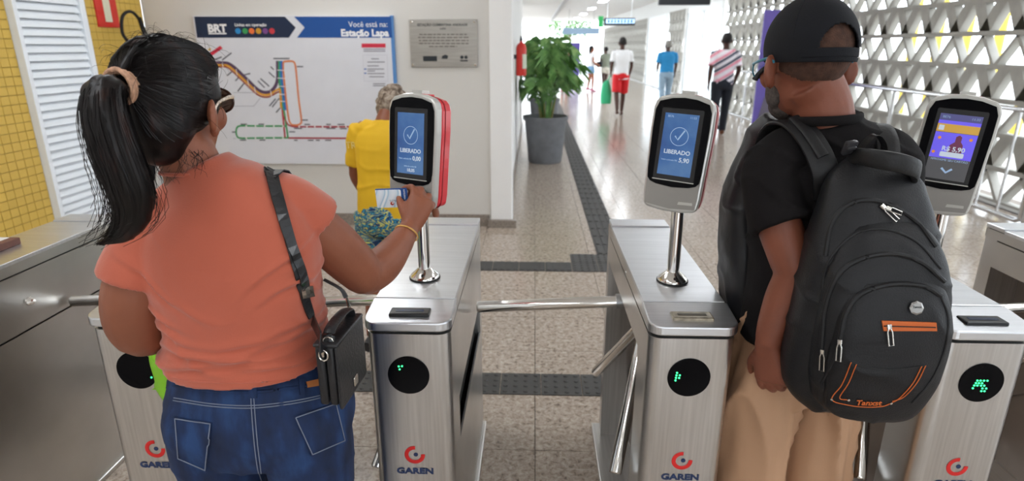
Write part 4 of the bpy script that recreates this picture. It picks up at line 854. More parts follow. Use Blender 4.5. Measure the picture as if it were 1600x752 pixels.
# green carrier bag in the left hand
GREEN = M('green_plastic', hexc('#86c62a'), .35, var=.12, vscale=8, bump=.5, bscale=22)
gb = thing('carrier_bag', 'lime green plastic carrier bag hanging in front of the jeans', 'bag', (-.86, 1.375, .72), world=True)
m = MB().tube([(-.868, 1.352, .72), (-.876, 1.352, .78), (-.872, 1.355, .90), (-.845, 1.39, .96), (-.79, 1.44, .99)], [(.07, .03), (.085, .045), (.085, .045), (.05, .03), (.018, .012)], 24, sub=4)
organic('bag_body', m, GREEN, gb, .007, 2, folds(4, .006, 60, (.8, .3, .5), 6))
build('bag_corner', MB().add([(-.92, 1.34, .80), (-.965, 1.335, .765), (-.915, 1.345, .765), (-.92, 1.355, .78)], [(0, 1, 2), (0, 2, 3), (0, 3, 1), (1, 3, 2)]), GREEN, gb)
for sx in (-1, 1): build('bag_handle', MB().tube([(-.80 + sx * .02, 1.43, .97), (-.785 + sx * .012, 1.455, 1.0), (-.78, 1.46, 1.02)], [(.014, .003), (.01, .004), (.008, .004)], 8, sub=4), GREEN, gb, True)
# shoulder bag
LEA = M('black_leather', (.014, .014, .016), .36, bump=.25, bscale=170, coat=.15); METAL = M('bag_metal', (.7, .66, .6), .2, 1)
hb = thing('shoulder_bag', 'small black leather shoulder bag hanging at the right hip of coral shirt woman', 'bag', (-.385, 1.14, .93), world=True)
Rb = rotz(math.radians(-94)); bc = A(-.388, 1.125, .985)      # broad face turned to the side
BS = .86
def bb(x, y, z): return bc + Rb @ (A(x, y, z) * BS)
m = MB()
for s_ in ((-.034, -.012, 'back'), (-.010, .012, 'mid')): m.rbox(-.085, .085, s_[0], s_[1], -.085, .068, .008, 3, R=Rb * BS, c=bc)
build('pouch', m, LEA, hb, True, 50)
m = MB().prism(rrect(-.088, .088, -.095, .075, .012, 5), bc, Rb @ A(BS, 0, 0), A(0, 0, BS), Rb @ A(0, BS, 0), .014, .020)
build('flap', m, LEA, hb, True, 40, bevel=.002); build('flap_top', MB().rbox(-.088, .088, -.036, .022, .066, .076, .004, 2, R=Rb * BS, c=bc), LEA, hb, True, 50)
build('top_handle', MB().tube([bb(-.07, -.004, .074), bb(-.058, -.004, .098), bb(0, -.004, .106), bb(.058, -.004, .098), bb(.07, -.004, .074)], [(.004, .012)] * 5, 10, ref=(0, 0, 1), sub=4), LEA, hb, True)
for x in (-.072, .072): build('handle_ring', MB().tube([bb(x, -.004, .076) + A(0, 0, 1) * math.sin(a) * .009 + (Rb @ A(0, 1, 0)) * math.cos(a) * .010 for a in np.linspace(0, 6.283, 18)], .0016, 8), METAL, hb, True)
build('clasp', MB().rbox(-.012, .012, .020, .026, -.075, -.052, .002, 2, R=Rb * BS, c=bc), METAL, hb)
build('side_ring', MB().tube([bb(.091, -.01, .05) + A(0, 0, 1) * math.sin(a) * .011 + (Rb @ A(0, 1, 0)) * math.cos(a) * .009 for a in np.linspace(0, 6.283, 18)], .0018, 8), METAL, hb, True)
build('side_ring', MB().tube([bb(-.088, -.01, .06) + A(0, 0, 1) * math.sin(a) * .011 + (Rb @ A(0, 1, 0)) * math.cos(a) * .009 for a in np.linspace(0, 6.283, 18)], .0018, 8), METAL, hb, True)
def strap(name, pix, hw, lift, ends=None, start=None):
    P = cr([(x, y, 0) for x, y in pix], 6); L_c = [surf(bs, p[0], p[1], lift) for p in P]; pts = [(a, n) for a, n in L_c if a is not None]
    V_ = []; N = len(pts); Q = [a for a, _ in pts]; Nn = [n for _, n in pts]
    if ends is not None:
        for e in ends: Q.append(np.asarray(e, float)); Nn.append(Nn[-1])
    if start is not None:
        for e in start: Q.insert(0, np.asarray(e, float)); Nn.insert(0, unit(A(0, .2, 1)))
    Q = np.array(Q); T = np.gradient(Q, axis=0); N = len(Q)
    for i in range(N):
        t = unit(T[i]); s_ = unit(np.cross(Nn[i], t)); n = np.cross(t, s_)
        for a, b_ in ((1, 1), (-1, 1), (-1, -1), (1, -1)): V_.append(Q[i] + s_ * hw * a + n * .0014 * b_)
    f = [(i * 4 + k, i * 4 + (k + 1) % 4, i * 4 + 4 + (k + 1) % 4, i * 4 + 4 + k) for i in range(N - 1) for k in range(4)] + [(3, 2, 1, 0), tuple(range(N * 4 - 4, N * 4))]
    return build(name, MB().add(V_, f), LEA, hb)
st0 = [np.array(bs.ray_cast(Vector((x, y, 2)), Vector((0, 0, -1)))[0]) + A(0, 0, .0035) for x, y in ((-.512, 1.155), (-.512, 1.175), (-.512, 1.2), (-.512, 1.225), (-.512, 1.25))]
strap('strap', [(424, 266), (440, 330), (462, 410), (477, 470), (487, 500)], .0105, .0025, [bb(.097, -.01, .10), bb(.094, -.01, .062)], st0[::1])
strap('strap', [(417, 266), (430, 310), (448, 365), (470, 425), (478, 462)], .0095, .0045, None, st0[:1])
build('strap_buckle', patch(bs, ((467, 450), (485, 446), (488, 462), (470, 466)), .0065, .002, 3), METAL, hb)
build('snap_hook', MB().tube([bb(.094, -.01, .062), bb(.092, -.01, .048)], [.004, .0025], 8), METAL, hb, True); build('snap_hook', MB().tube([bb(-.088, -.01, .07), bb(-.085, -.012, .095), bb(-.082, -.016, .12)], [.003, .0035, .003], 8), METAL, hb, True)
build('strap_end', MB().tube([bb(-.082, -.016, .118), bb(-.085, -.03, .14), ay(506, 437, 1.2)], [(.002, .007)] * 3, 8, ref=(0, 0, 1), sub=3), LEA, hb, True)
# ================================================================== MAN WITH THE BACKPACK
mn = thing('person', 'person in black cap and dark shirt wearing a large black backpack', 'person', (.73, 1.5, 0), world=True)
MC = A(.632, 1.505, 1.556); MR = rotz(math.radians(10)) @ rotx(math.radians(-6)); MS = 1.06
def ml(c): return MC + MR @ (A(*c) * MS)
m = MB(); head_mesh(m, MC, MR, MS)
m.tube([ml((0, -.02, -.03)), (.664, 1.482, 1.49), (.682, 1.478, 1.44), (.70, 1.485, 1.37)], [.064, .062, .064, .064], 18, sub=3)
for sx in (-1, 1): m.ell(ml((sx * .091, -.012, -.012)), (.010, .026, .038), MR @ rotz(sx * .8), 16)
m.tube([(.73, 1.5, .88), (.73, 1.5, 1.1), (.725, 1.495, 1.25), (.71, 1.49, 1.34)], [(.14, .10), (.14, .1), (.15, .09), (.08, .06)], 20, sub=3)
m.tube([(.64, 1.48, 1.335), (.580, 1.462, 1.30), (.578, 1.42, 1.22), (.607, 1.388, 1.13), (.622, 1.378, 1.085), (.608, 1.38, 1.02), (.586, 1.372, .95), (.578, 1.366, .905)], [.04, .048, .051, .049, .047, .046, .037, .030], 18, sub=4)
m.tube([(.81, 1.5, 1.335), (.875, 1.515, 1.30), (.915, 1.55, 1.2), (.925, 1.58, 1.09), (.915, 1.63, 1.06), (.88, 1.74, 1.05)], [.04, .048, .052, .047, .045, .028], 18, sub=4)
hand_mesh(m, (.578, 1.366, .90), (.20, -.04, -1), (-.75, -.8, -.1), (-.6, .7, 0), 1.05, .42, .35, .029)
hand_mesh(m, (.88, 1.742, 1.05), (-.5, .6, .1), (0, .3, 1), (-1, 0, 0), 1.0, .7, .4, .027)
for sx in (-1, 1): m.tube([(.73 + sx * .085, 1.5, .9), (.73 + sx * .09, 1.5, .5), (.73 + sx * .09, 1.5, .09)], [.075, .055, .04], 14, sub=3)
body_m = organic('body', m, SKIN_M, mn, .005, 3)
eyes(MC, MR, mn, MS)
for sx in (-1, 1): build('shoe', MB().tube([(.735 + sx * .095, 1.44, .045), (.735 + sx * .095, 1.5, .05), (.735 + sx * .097, 1.59, .038), (.735 + sx * .1, 1.69, .026)], [(.036, .042), (.044, .048), (.046, .036), (.034, .024)], 14, sub=4), M('dark_shoe', (1, 1, 1)), mn, True)
# cropped hair: a thin close layer from the nape up under the cap
HSH = M('cropped_hair', hexc('#4b342a'), .9, var=.35, vscale=60, bump=.6, bscale=300)
m = MB(); m.ell(ml((0, -.016, .034)), A(.0775, .0985, .0945) * MS, MR, 24)
hv = organic('hair', m, HSH, mn, .005, 1)
bmh = bmesh.new(); bmh.from_mesh(hv.data); og = ORG[hv.name]
kill = []
for f in bmh.faces:
    q = MR.T @ (np.array(f.calc_center_median()) + og - MC) / MS
    if q[2] < -.036 + .55 * max(0, q[1] + .06) or q[1] > .06: kill.append(f)
bmesh.ops.delete(bmh, geom=kill, context='FACES'); bmh.to_mesh(hv.data); bmh.free()
beard = organic('beard', MB().ell(ml((0, .045, -.085)), A(.050, .046, .036) * MS, MR, 18).ell(ml((-.052, .03, -.055)), A(.014, .03, .035) * MS, MR, 14).ell(ml((.052, .03, -.055)), A(.014, .03, .035) * MS, MR, 14), M('grey_stubble', hexc('#4c4440'), .9, var=.4, vscale=120, bump=.5, bscale=300), mn, .005, 2)
# cap: a thin dome with the arched opening at the back, visor, strap, clasp
CAPM = M('cap_navy', hexc('#0b0d14'), .85, bump=.2, bscale=260)
V_, f_ = [], []; na, ne = 200, 64; rc = A(.0865, .110, .106) * MS
for i in range(ne + 1):
    el = -.30 + (math.pi / 2 + .30) * i / ne
    for k in range(na):
        a = 2 * math.pi * k / na; p = A(math.cos(a) * math.cos(el), math.sin(a) * math.cos(el), math.sin(el)) * rc + A(0, -.012, .038) * MS
        p[2] += .008 * MS * math.sin(a) * (1 - i / ne) ; V_.append(MC + MR @ p)
def hole(p):
    q = MR.T @ (p - MC) / MS; return q[1] < -.03 and q[2] > .022 and (q[0] / .043) ** 2 + ((q[2] - .022) / .052) ** 2 < 1
for i in range(ne):
    for k in range(na):
        q = (i * na + k, i * na + (k + 1) % na, (i + 1) * na + (k + 1) % na, (i + 1) * na + k)
        if not hole(sum(V_[j] for j in q) / 4): f_.append(q)
cp = build('cap', MB().add(V_, f_), CAPM, mn, True, 60)
sd = cp.modifiers.new('thickness', 'SOLIDIFY'); sd.thickness = .003; sd.offset = 0
build('cap_button', MB().ell(ml((0, -.012, .146)), .008, None, 12), CAPM, cp, True)
for k in range(6):
    a0 = math.pi / 2 + k * math.pi / 3
    if k == 3: continue
    build('cap_seam', MB().tube([MC + MR @ (A(math.cos(a0) * math.cos(el), math.sin(a0) * math.cos(el), math.sin(el)) * rc * 1.004 + A(0, -.012, .038) * MS) for el in np.linspace(-.1, 1.5, 16)], .0012, 6), CAPM, cp, True)
V_, f_ = [], []; nu, nv_ = 24, 8
for i in range(nu + 1):
    a = math.radians(28 + 124 * i / nu)
    for j in range(nv_ + 1):
        t = j / nv_; p = A(math.cos(a) * rc[0] * (1 - .12 * t), math.sin(a) * rc[1] + t * .075 * MS * math.sin(a) ** .7, 0) + A(0, -.012, .016) * MS
        p[2] += -.016 * t - .9 * (p[0] ** 2) / .09 * .35 - .012 * t * t; V_.append(MC + MR @ p)
for i in range(nu):
    for j in range(nv_): e = i * (nv_ + 1) + j; f_.append((e, e + 1, e + nv_ + 2, e + nv_ + 1))
vz = build('visor', MB().add(V_, f_), CAPM, cp, True, 60); sd = vz.modifiers.new('thickness', 'SOLIDIFY'); sd.thickness = .004
bandp = [MC + MR @ (A(math.cos(a) * math.cos(-.15), math.sin(a) * math.cos(-.15), -.15) * rc * 1.012 + A(0, -.012, .036 + .002 * math.sin(a)) * MS) for a in np.linspace(math.pi * 1.5 - .85, math.pi * 1.5 + .95, 24)]
build('cap_strap', MB().tube(bandp, [(.0095, .0016)] * 24, 10, ref=MR @ A(0, 0, 1), pw=4), CAPM, cp, True)
bq = bandp[19]; bt = unit(bandp[20] - bandp[18])
build('clasp', MB().tube([bq - bt * .008, bq + bt * .008], [(.0115, .0030)] * 2, 12, ref=MR @ A(0, 0, 1), pw=6), M('clasp_silver', (.85, .85, .85), .15, 1), cp)
# glasses with teal temples
TEAL = M('teal_frame', hexc('#1c6f86'), .3); gls = build('glasses', MB().tube([ml((-.02, .108, .01)), ml((0, .113, .014)), ml((.02, .108, .01))], .002, 8), M('dark_frame', hexc('#18222c'), .3), mn, True)
for sx in (-1, 1):
    build('lens_rim', MB().tube([ml((sx * .036 + math.copysign(abs(math.cos(a)) ** .7, math.cos(a)) * .028, .106, .0 + math.copysign(abs(math.sin(a)) ** .7, math.sin(a)) * .02)) for a in np.linspace(0, 6.283, 28)], .0019, 8), TEAL, gls, True)
    build('lens', MB().prism([(sx * .036 + math.cos(a) * .028, math.sin(a) * .02) for a in np.linspace(0, 6.1, 24)], ml((0, .103, 0)), MR @ A(1, 0, 0), MR @ A(0, 0, 1), MR @ A(0, 1, 0), -.0007, .0007), M('clear_lens', (.95, .97, 1), .03, trans=.95), gls)
    build('temple_arm', MB().tube([ml((sx * .066, .105, .012)), ml((sx * .082, .05, .014)), ml((sx * .088, -.0, .016)), ml((sx * .092, -.03, .006))], [(.0035, .0018)] * 4, 8, ref=(0, 0, 1), sub=4), TEAL, gls, True)
# shirt, trousers
BLKT = M('charcoal_jersey', hexc('#120f10'), .85, var=.08, vscale=5, bump=.15, bscale=280, spec=.2)
m = MB()
m.tube([(.73, 1.5, .86), (.73, 1.5, .95), (.73, 1.5, 1.08), (.725, 1.497, 1.2), (.72, 1.494, 1.30), (.71, 1.49, 1.365), (.695, 1.484, 1.41), (.685, 1.48, 1.44)], [(.172, .125), (.17, .124), (.17, .12), (.185, .122), (.18, .112), (.14, .09), (.088, .078), (.072, .074)], 32, sub=4, pw=2.2)
m.tube([(.68, 1.485, 1.385), (.61, 1.475, 1.36), (.565, 1.458, 1.315), (.572, 1.418, 1.235), (.583, 1.398, 1.198)], [.05, .062, .066, .068, .070], 20, sub=4)
m.tube([(.74, 1.49, 1.385), (.83, 1.505, 1.365), (.885, 1.52, 1.32), (.91, 1.545, 1.23), (.915, 1.552, 1.2)], [.05, .06, .066, .066, .068], 20, sub=4)
shirt_m = organic('shirt', m, BLKT, mn, .006, 5, folds(11, .0055, 55, (.6, .5, 1), 4))
build('collar', MB().tube([A(.682, 1.479, 1.438) + A(math.cos(a) * .076, math.sin(a) * .078, .006 * math.cos(a) - .004 * math.sin(a)) for a in np.linspace(0, 2 * math.pi, 40)], [(.011, .0045)] * 40, 10, ref=(0, 0, 1)), BLKT, shirt_m, True)
KHAKI = M('khaki_cotton', hexc('#b08a6c'), .85, var=.06, vscale=4, bump=.12, bscale=240)
m = MB(); m.tube([(.725, 1.5, .97), (.725, 1.5, .88), (.725, 1.5, .78), (.725, 1.5, .70)], [(.145, .11), (.16, .115), (.165, .118), (.16, .11)], 28, sub=4)
for sx, dy in ((-1, -.012), (1, .03)):
    m.tube([(.725 + sx * .082, 1.5 + dy, .86), (.722 + sx * .092, 1.5 + dy, .66), (.722 + sx * .094, 1.50 + dy, .42), (.722 + sx * .095, 1.505 + dy, .18), (.722 + sx * .095, 1.505 + dy, .06)], [(.086, .10), (.09, .098), (.09, .098), (.088, .1), (.085, .1)], 24, sub=4)
trousers = organic('trousers', m, KHAKI, mn, .0075, 4, folds(6, .020, 75, (1, .6, .12), 3, None, .3))
# dark jacket bundled against his chest
JK = M('black_nylon', (.011, .011, .013), .42, var=.3, vscale=6, bump=.3, bscale=40)
m = MB()
m.tube([(.592, 1.60, .76), (.59, 1.61, .9), (.575, 1.63, 1.05), (.572, 1.65, 1.2), (.60, 1.64, 1.33), (.615, 1.62, 1.40), (.62, 1.61, 1.43)], [(.045, .05), (.05, .075), (.048, .085), (.05, .08), (.042, .07), (.038, .05), (.03, .03)], 20, sub=4, pw=2.6)
m.tube([(.70, 1.66, .86), (.70, 1.68, 1.1), (.70, 1.66, 1.32)], [(.12, .05), (.13, .07), (.10, .05)], 20, sub=4)
organic('jacket', m, JK, mn, .007, 3, folds(15, .006, 45, (.7, .2, .6), 5))
# ================================================================== BACKPACK
NY = M('backpack_nylon', (.0095, .0095, .011), .45, spec=.3, var=.2, vscale=5, bump=.3, bscale=330); NYD = M('backpack_trim', (.009, .009, .010), .5, bump=.2, bscale=120)
ORANGE = M('orange_trim', hexc('#c8642c'), .55); ZIPM = M('zip_metal', (.68, .66, .62), .25, 1)
bkp = thing('backpack', 'large black backpack with orange zip and stitching on the man in the cap', 'backpack', (.75, 1.32, .74), world=True)
def sec(z, xc, a, yb, yf):  return ((xc, (yb + yf) / 2, z), (a, (yb - yf) / 2))
def loft(rows, pw=2.7, seg=40):
    rr = [sec(*r) for r in rows]; return MB().tube([r[0] for r in rr], [r[1] for r in rr], seg, sub=4, pw=pw)
m = loft([(0.790, .745, .075, 1.375, 1.29), (0.810, .745, .125, 1.39, 1.255), (0.865, .745, .148, 1.395, 1.235), (0.970, .748, .152, 1.392, 1.225), (1.100, .750, .148, 1.39, 1.225), (1.210, .747, .134, 1.392, 1.25), (1.290, .742, .110, 1.395, 1.285), (1.340, .738, .085, 1.40, 1.32), (1.365, .735, .045, 1.40, 1.35)])
main = organic('main_compartment', m, NY, bkp, .0065, 3, folds(21, .005, 45, (.3, .2, 1), 5))
m = loft([(0.810, .752, .08, 1.30, 1.225), (0.835, .754, .112, 1.30, 1.205), (0.920, .757, .134, 1.30, 1.190), (1.040, .759, .137, 1.30, 1.188), (1.130, .756, .128, 1.30, 1.20), (1.190, .752, .108, 1.30, 1.222), (1.230, .748, .075, 1.30, 1.25), (1.248, .746, .03, 1.30, 1.27)])
mid = organic('middle_compartment', m, NY, bkp, .0065, 3, folds(23, .004, 45, (.3, .2, 1), 5))
m = loft([(0.810, .758, .085, 1.25, 1.200), (0.835, .76, .105, 1.25, 1.182), (0.920, .763, .122, 1.25, 1.166), (1.010, .765, .122, 1.25, 1.166), (1.080, .763, .112, 1.25, 1.178), (1.125, .76, .088, 1.25, 1.198), (1.148, .757, .04, 1.25, 1.22)])
frt = organic('front_pocket', m, NY, bkp, .006, 3, folds(25, .003, 45, (.3, .2, 1), 5))
bb_ = bvh_of([main, mid, frt])
def zp(name, pix, r, mat, par=bkp, lift=.0, sub=8): return build(name, strip(bb_, pix, r, lift, sub, 8), mat, par, True)
zp('zip_track', [(1290, 400), (1298, 355), (1318, 325), (1350, 313), (1390, 320), (1430, 345), (1462, 385)], .0055, NYD); zp('piping', [(1283, 470), (1290, 420), (1310, 388), (1345, 362), (1390, 360), (1435, 380), (1470, 420)], .003, NYD)
zp('zip_track', [(1284, 545), (1290, 480), (1310, 430), (1345, 405), (1395, 397), (1440, 410), (1475, 440)], .0055, NYD); zp('zip_track', [(1312, 535), (1322, 490), (1345, 460), (1390, 445), (1440, 447), (1470, 462)], .0055, NYD)
zp('piping', [(1470, 462), (1482, 500), (1475, 550), (1455, 595), (1425, 630)], .003, NYD)
zp('piping', [(1312, 535), (1300, 570), (1283, 600)], .003, NYD)
build('orange_zip', patch(bb_, ((1377, 501), (1462, 504), (1463, 517), (1380, 517)), .003, .003, 10), ORANGE, bkp, True); zp('zip_line', [(1380, 509), (1460, 511)], .0012, NYD, lift=.004)
for pts in ([(1330, 566), (1316, 600), (1300, 624), (1325, 633), (1352, 636), (1378, 635), (1392, 630)], [(1338, 569), (1326, 598), (1312, 621), (1324, 625)], [(1440, 572), (1425, 600), (1405, 622), (1392, 630)], [(1446, 571), (1432, 598), (1412, 620), (1394, 627)]): zp('orange_stitching', pts, .0011, ORANGE, lift=.001)
zp('pocket_seam', [(1328, 566), (1360, 575), (1400, 577), (1446, 571)], .0012, NYD, lift=.0005)
def pull(px, py, dx, dy, w=.0045):
    a, n = surf(bb_, px, py, .004); b, n2 = surf(bb_, px + dx, py + dy, .006)
    if a is None or b is None: return
    s_ = unit(np.cross(b - a, n)); o = build('zip_slider', MB().tube([a - unit(b - a) * .004, a + unit(b - a) * .006], [(.005, .003)] * 2, 8, ref=s_), ZIPM, bkp, True)
    build('zip_pull', MB().tube([a, a + s_ * w + (b - a) * .3, b + s_ * w, b - s_ * w, a - s_ * w + (b - a) * .3, a], .0016, 8), ZIPM, o, True)
pull(1286, 548, -1, 30); pull(1313, 533, -2, 30); pull(1388, 509, 2, 30); pull(1378, 323, 22, 22); pull(1386, 326, 20, 8)
c, n = surf(bb_, 1430, 481, .002); u_ = unit(np.cross((0, 0, 1), n)); v_ = np.cross(n, u_)
bg_ = build('badge', MB().lathe([(.0145, 0), (.0145, .003), (.011, .0045), (.0, .0045)], c, n, 8), M('badge_metal', (.35, .34, .33), .3, 1), bkp); text('badge_lettering', 'Tanxst', .0065, c + n * .005, u_, v_, DARKPRINT, bg_, th=.0003)
c, n = surf(bb_, 1357, 629, .0025); u_ = unit(np.cross((0, 0, 1), n)); v_ = np.cross(n, u_); text('lettering', 'Tanxst', .019, c - v_ * .006, unit(u_ + v_ * .03), v_, ORANGE, bkp, th=.001, bold=.0004)
for px, py in ((1300, 624), (1326, 625), (1392, 630)):
    c, n = surf(bb_, px, py, .001); build('rivet', MB().lathe([(.0028, 0), (.0028, .0015), (.001, .002)], c, n, 10), ZIPM, bkp)
build('grab_handle', MB().tube([(.70, 1.375, 1.345), (.695, 1.335, 1.372), (.715, 1.285, 1.376), (.755, 1.27, 1.370), (.795, 1.285, 1.356), (.812, 1.315, 1.335), (.80, 1.345, 1.315)], [(.016, .007), (.018, .008), (.020, .009), (.020, .009), (.019, .009), (.017, .008), (.013, .007)], 14, ref=(0, 0, 1), sub=5, pw=3), NYD, bkp, True)
build('handle_mark', MB().box(-.002, .002, -.001, .0015, -.012, .012, R=rotz(.4), c=A(.694, 1.318, 1.376)), M('red_thread', hexc('#b8402a'), .6), bkp)
bsm = bvh_of([shirt_m])
def pack_strap(name, P, w, th=.006):
    P = [np.asarray(p, float) for p in P]; return build(name, MB().tube(P, [(w, th)] * len(P), 14, ref=(1, -.15, .1), sub=5, pw=3.5), NYD, bkp, True)
pack_strap('shoulder_strap', [(.672, 1.385, 1.27), (.652, 1.372, 1.335), (.628, 1.405, 1.395), (.605, 1.455, 1.428), (.592, 1.52, 1.418), (.59, 1.575, 1.36), (.60, 1.60, 1.25), (.61, 1.585, 1.10), (.60, 1.52, .98), (.63, 1.42, .88)], .029)
pack_strap('shoulder_strap', [(.785, 1.385, 1.27), (.792, 1.38, 1.335), (.80, 1.412, 1.392), (.805, 1.465, 1.420), (.81, 1.53, 1.405), (.825, 1.59, 1.34), (.845, 1.61, 1.22), (.85, 1.58, 1.08), (.87, 1.5, .97), (.86, 1.42, .90)], .024)
pack_strap('strap_pad', [(.645, 1.376, 1.365), (.622, 1.412, 1.408), (.604, 1.462, 1.44)], .013, .0075)
build('strap_mark', MB().box(-.011, .011, -.002, .002, -.002, .002, R=rotz(-.5), c=A(.641, 1.385, 1.378)), M('red_thread', (1, 0, 0)), bkp)
build('buckle', MB().rbox(-.014, .014, -.006, .006, -.017, .017, .004, 2, R=rotx(.5) @ rotz(.2), c=A(.678, 1.335, 1.392)).rbox(-.010, .010, -.009, .009, -.004, .004, .002, 2, R=rotx(.5) @ rotz(.2), c=A(.678, 1.331, 1.394)), M('buckle_plastic', (.03, .03, .034), .25), bkp, True, 40)
build('loose_webbing', MB().tube([(.705, 1.36, 1.365), (.716, 1.34, 1.408), (.73, 1.33, 1.418), (.748, 1.33, 1.395), (.752, 1.345, 1.365)], [(.009, .0015)] * 5, 8, ref=(.3, -1, 0), sub=5), NYD, bkp, True)
# ================================================================== OTHER PEOPLE DOWN THE HALL
def figure(label, loc, yaw, H, skin, hair, top, bottom, legs='long', stride=.0, arms=((.02, .0), (.02, .0)), shoes=None, sleeve=.5, hairlong=False, hem=.87, stoop=0, sc_w=1.0, vox=.016, cat_name='person', fluffy=0, dress=False, headturn=0, headoff=(0, 0, 0)):
    s = H / 1.70; t = thing('person', label, 'person', loc, math.radians(yaw))
    S = lambda *p: A(p[0] * s * sc_w, p[1] * s + stoop * max(0, p[2] - .9) ** 1.3, p[2] * s)
    R0 = rotz(math.radians(headturn)); hc = S(0, .01, 1.575) + A(*headoff); m = MB(); head_mesh(m, hc, R0, s)
    m.tube([hc + A(0, -.012, -.04) * s, S(0, 0, 1.46), S(0, -.005, 1.38)], [.05 * s, .052 * s, .07 * s], 12, sub=2)
    m.tube([S(0, 0, .9), S(0, 0, 1.1), S(0, -.005, 1.28), S(0, -.005, 1.38)], [(.14 * s, .1 * s), (.13 * s, .095 * s), (.155 * s, .1 * s), (.1 * s, .07 * s)], 14, sub=2)
    AR = []; 
    for sx, (sw, bd) in zip((-1, 1), arms):
        sh = S(sx * .175, -.005, 1.375); el = sh + A(sx * .05, -.02 + sw * .26, -.27) * s; wr2 = el + A(sx * (.02 - bd * .08), .05 + sw * .25 + bd * .18, -.23 + bd * .14) * s
        m.tube([S(sx * .1, 0, 1.38), sh, (sh + el) / 2, el, (el + wr2) / 2, wr2], [.038 * s, .044 * s, .043 * s, .038 * s, .035 * s, .025 * s], 12, sub=3)
        hand_mesh(m, wr2, unit(wr2 - el), A(sx, 0, .1), A(0, 1, 0), s, .35, .3, .024 * s); AR.append((sh, el, wr2))
    FT = []
    for sx in (-1, 1):
        st = stride * sx; hp = S(sx * .09, 0, .9); kn = S(sx * .09, .03 + st * .45, .49 + .02 * (st < 0)); an = S(sx * .085, st - .02 * (st < 0), .085 + (.05 * s if st < 0 else 0))
        m.tube([hp, (hp + kn) / 2, kn, (kn * .6 + an * .4), an], [.085 * s, .074 * s, .056 * s, .054 * s, .036 * s], 12, sub=3); FT.append((hp, kn, an))
        if shoes is None: m.tube([an + A(0, -.05, -.045) * s, an + A(0, .04, -.05) * s, an + A(0, .14, -.065) * s], [.035 * s, .04 * s, .022 * s], 10, sub=2)
    organic('body', m, skin, t, vox * .75, 2)
    for an in (f[2] for f in FT):
        if shoes is not None: build('shoe', MB().tube([an + A(0, -.07, -.045) * s, an + A(0, 0, -.038) * s, an + A(0, .09, -.05) * s, an + A(0, .17, -.062) * s], [(.034 * s, .035 * s), (.042 * s, .045 * s), (.043 * s, .033 * s), (.028 * s, .02 * s)], 12, sub=3), shoes, t, True)
    m = MB(); m.ell(hc + R0 @ A(0, -.018, .036) * s, A(.081, .098, .094) * s * (1 + fluffy), R0, 18)
    if fluffy:
        for k in range(70):
            a, e = random.uniform(0, 6.28), random.uniform(-.5, 1.5); d = R0 @ A(math.cos(a) * math.cos(e), -abs(math.sin(a)) * math.cos(e) * .9 + .1, math.sin(e)); m.ell(hc + R0 @ A(0, -.02, .035) * s + d * .098 * s * (1 + fluffy), .02 * s, None, 8)
    if hairlong: m.tube([hc + A(0, -.05, .03) * s, hc + A(0, -.085, -.06) * s, hc + A(0, -.09, -.17) * s], [(.075 * s, .05 * s), (.08 * s, .04 * s), (.05 * s, .02 * s)], 14, sub=2); m.ell(hc + A(0, -.05, .02) * s, A(.1, .08, .1) * s, None, 16)
    organic('hair', m, hair, t, vox * .6, 1 if fluffy else 2)
    m = MB()
    rows = [(hem, .168, .12), (1.0, .16, .115), (1.12, .16, .115), (1.25, .178, .12), (1.34, .17, .105), (1.40, .10, .075), (1.43, .066, .062)]
    m.tube([S(0, -.003, z) for z, _, _ in rows], [(a * s * sc_w, b * s) for _, a, b in rows], 20, sub=2, pw=2.3)
    if sleeve:
        for (sh, el, wr2), sx in zip(AR, (-1, 1)): m.tube([S(sx * .06, -.003, 1.375), sh + A(0, 0, -.005), sh + (el - sh) * sleeve * .8, sh + (el - sh) * sleeve * 1.3], [.055 * s, .064 * s, .063 * s, .066 * s], 14, sub=2)
    organic('dress' if dress else 'shirt', m, top, t, vox * .7, 2, folds(len(label), .004, 50, (.3, .2, 1), 4))
    if bottom is not None:
        m = MB(); m.tube([S(0, 0, .99), S(0, 0, .92), S(0, 0, .84), S(0, 0, .78)], [(.145 * s * sc_w, .108 * s), (.165 * s * sc_w, .125 * s), (.175 * s * sc_w, .132 * s), (.16 * s * sc_w, .11 * s)], 18, sub=2)
        k = {'long': 1.0, 'knee': .5, 'short': .28}[legs]
        for hp, kn, an in FT:
            if k == 1: P = [hp, (hp + kn) / 2, kn, (kn + an) / 2, an + A(0, 0, -.02)]; r = [.098, .092, .075, .068, .064]
            else: e = hp + (kn - hp) * k * 1.9; P = [hp, (hp + e) / 2, e]; r = [.1, .104, .104]
            m.tube(P, [q * s for q in r], 16, sub=2)
        organic('trousers' if k == 1 else 'shorts', m, bottom, t, vox * .7, 2, folds(3 + len(label), .004, 45, (.8, .2, .3), 4))
    return t, AR, s
BLKH = M('black_hair', (.012, .010, .009), .7, bump=.4, bscale=120); GREYH = ramp_mat('grey_curls', 'noise', 45, [(.35, hexc('#54453a')), (.5, hexc('#857566')), (.7, hexc('#b3a596'))], .9, bump=.6)
WHITE_T = M('white_cotton', (.85, .85, .86), .8, var=.03); REDS = M('red_shorts', hexc('#d31f26'), .7, var=.05)
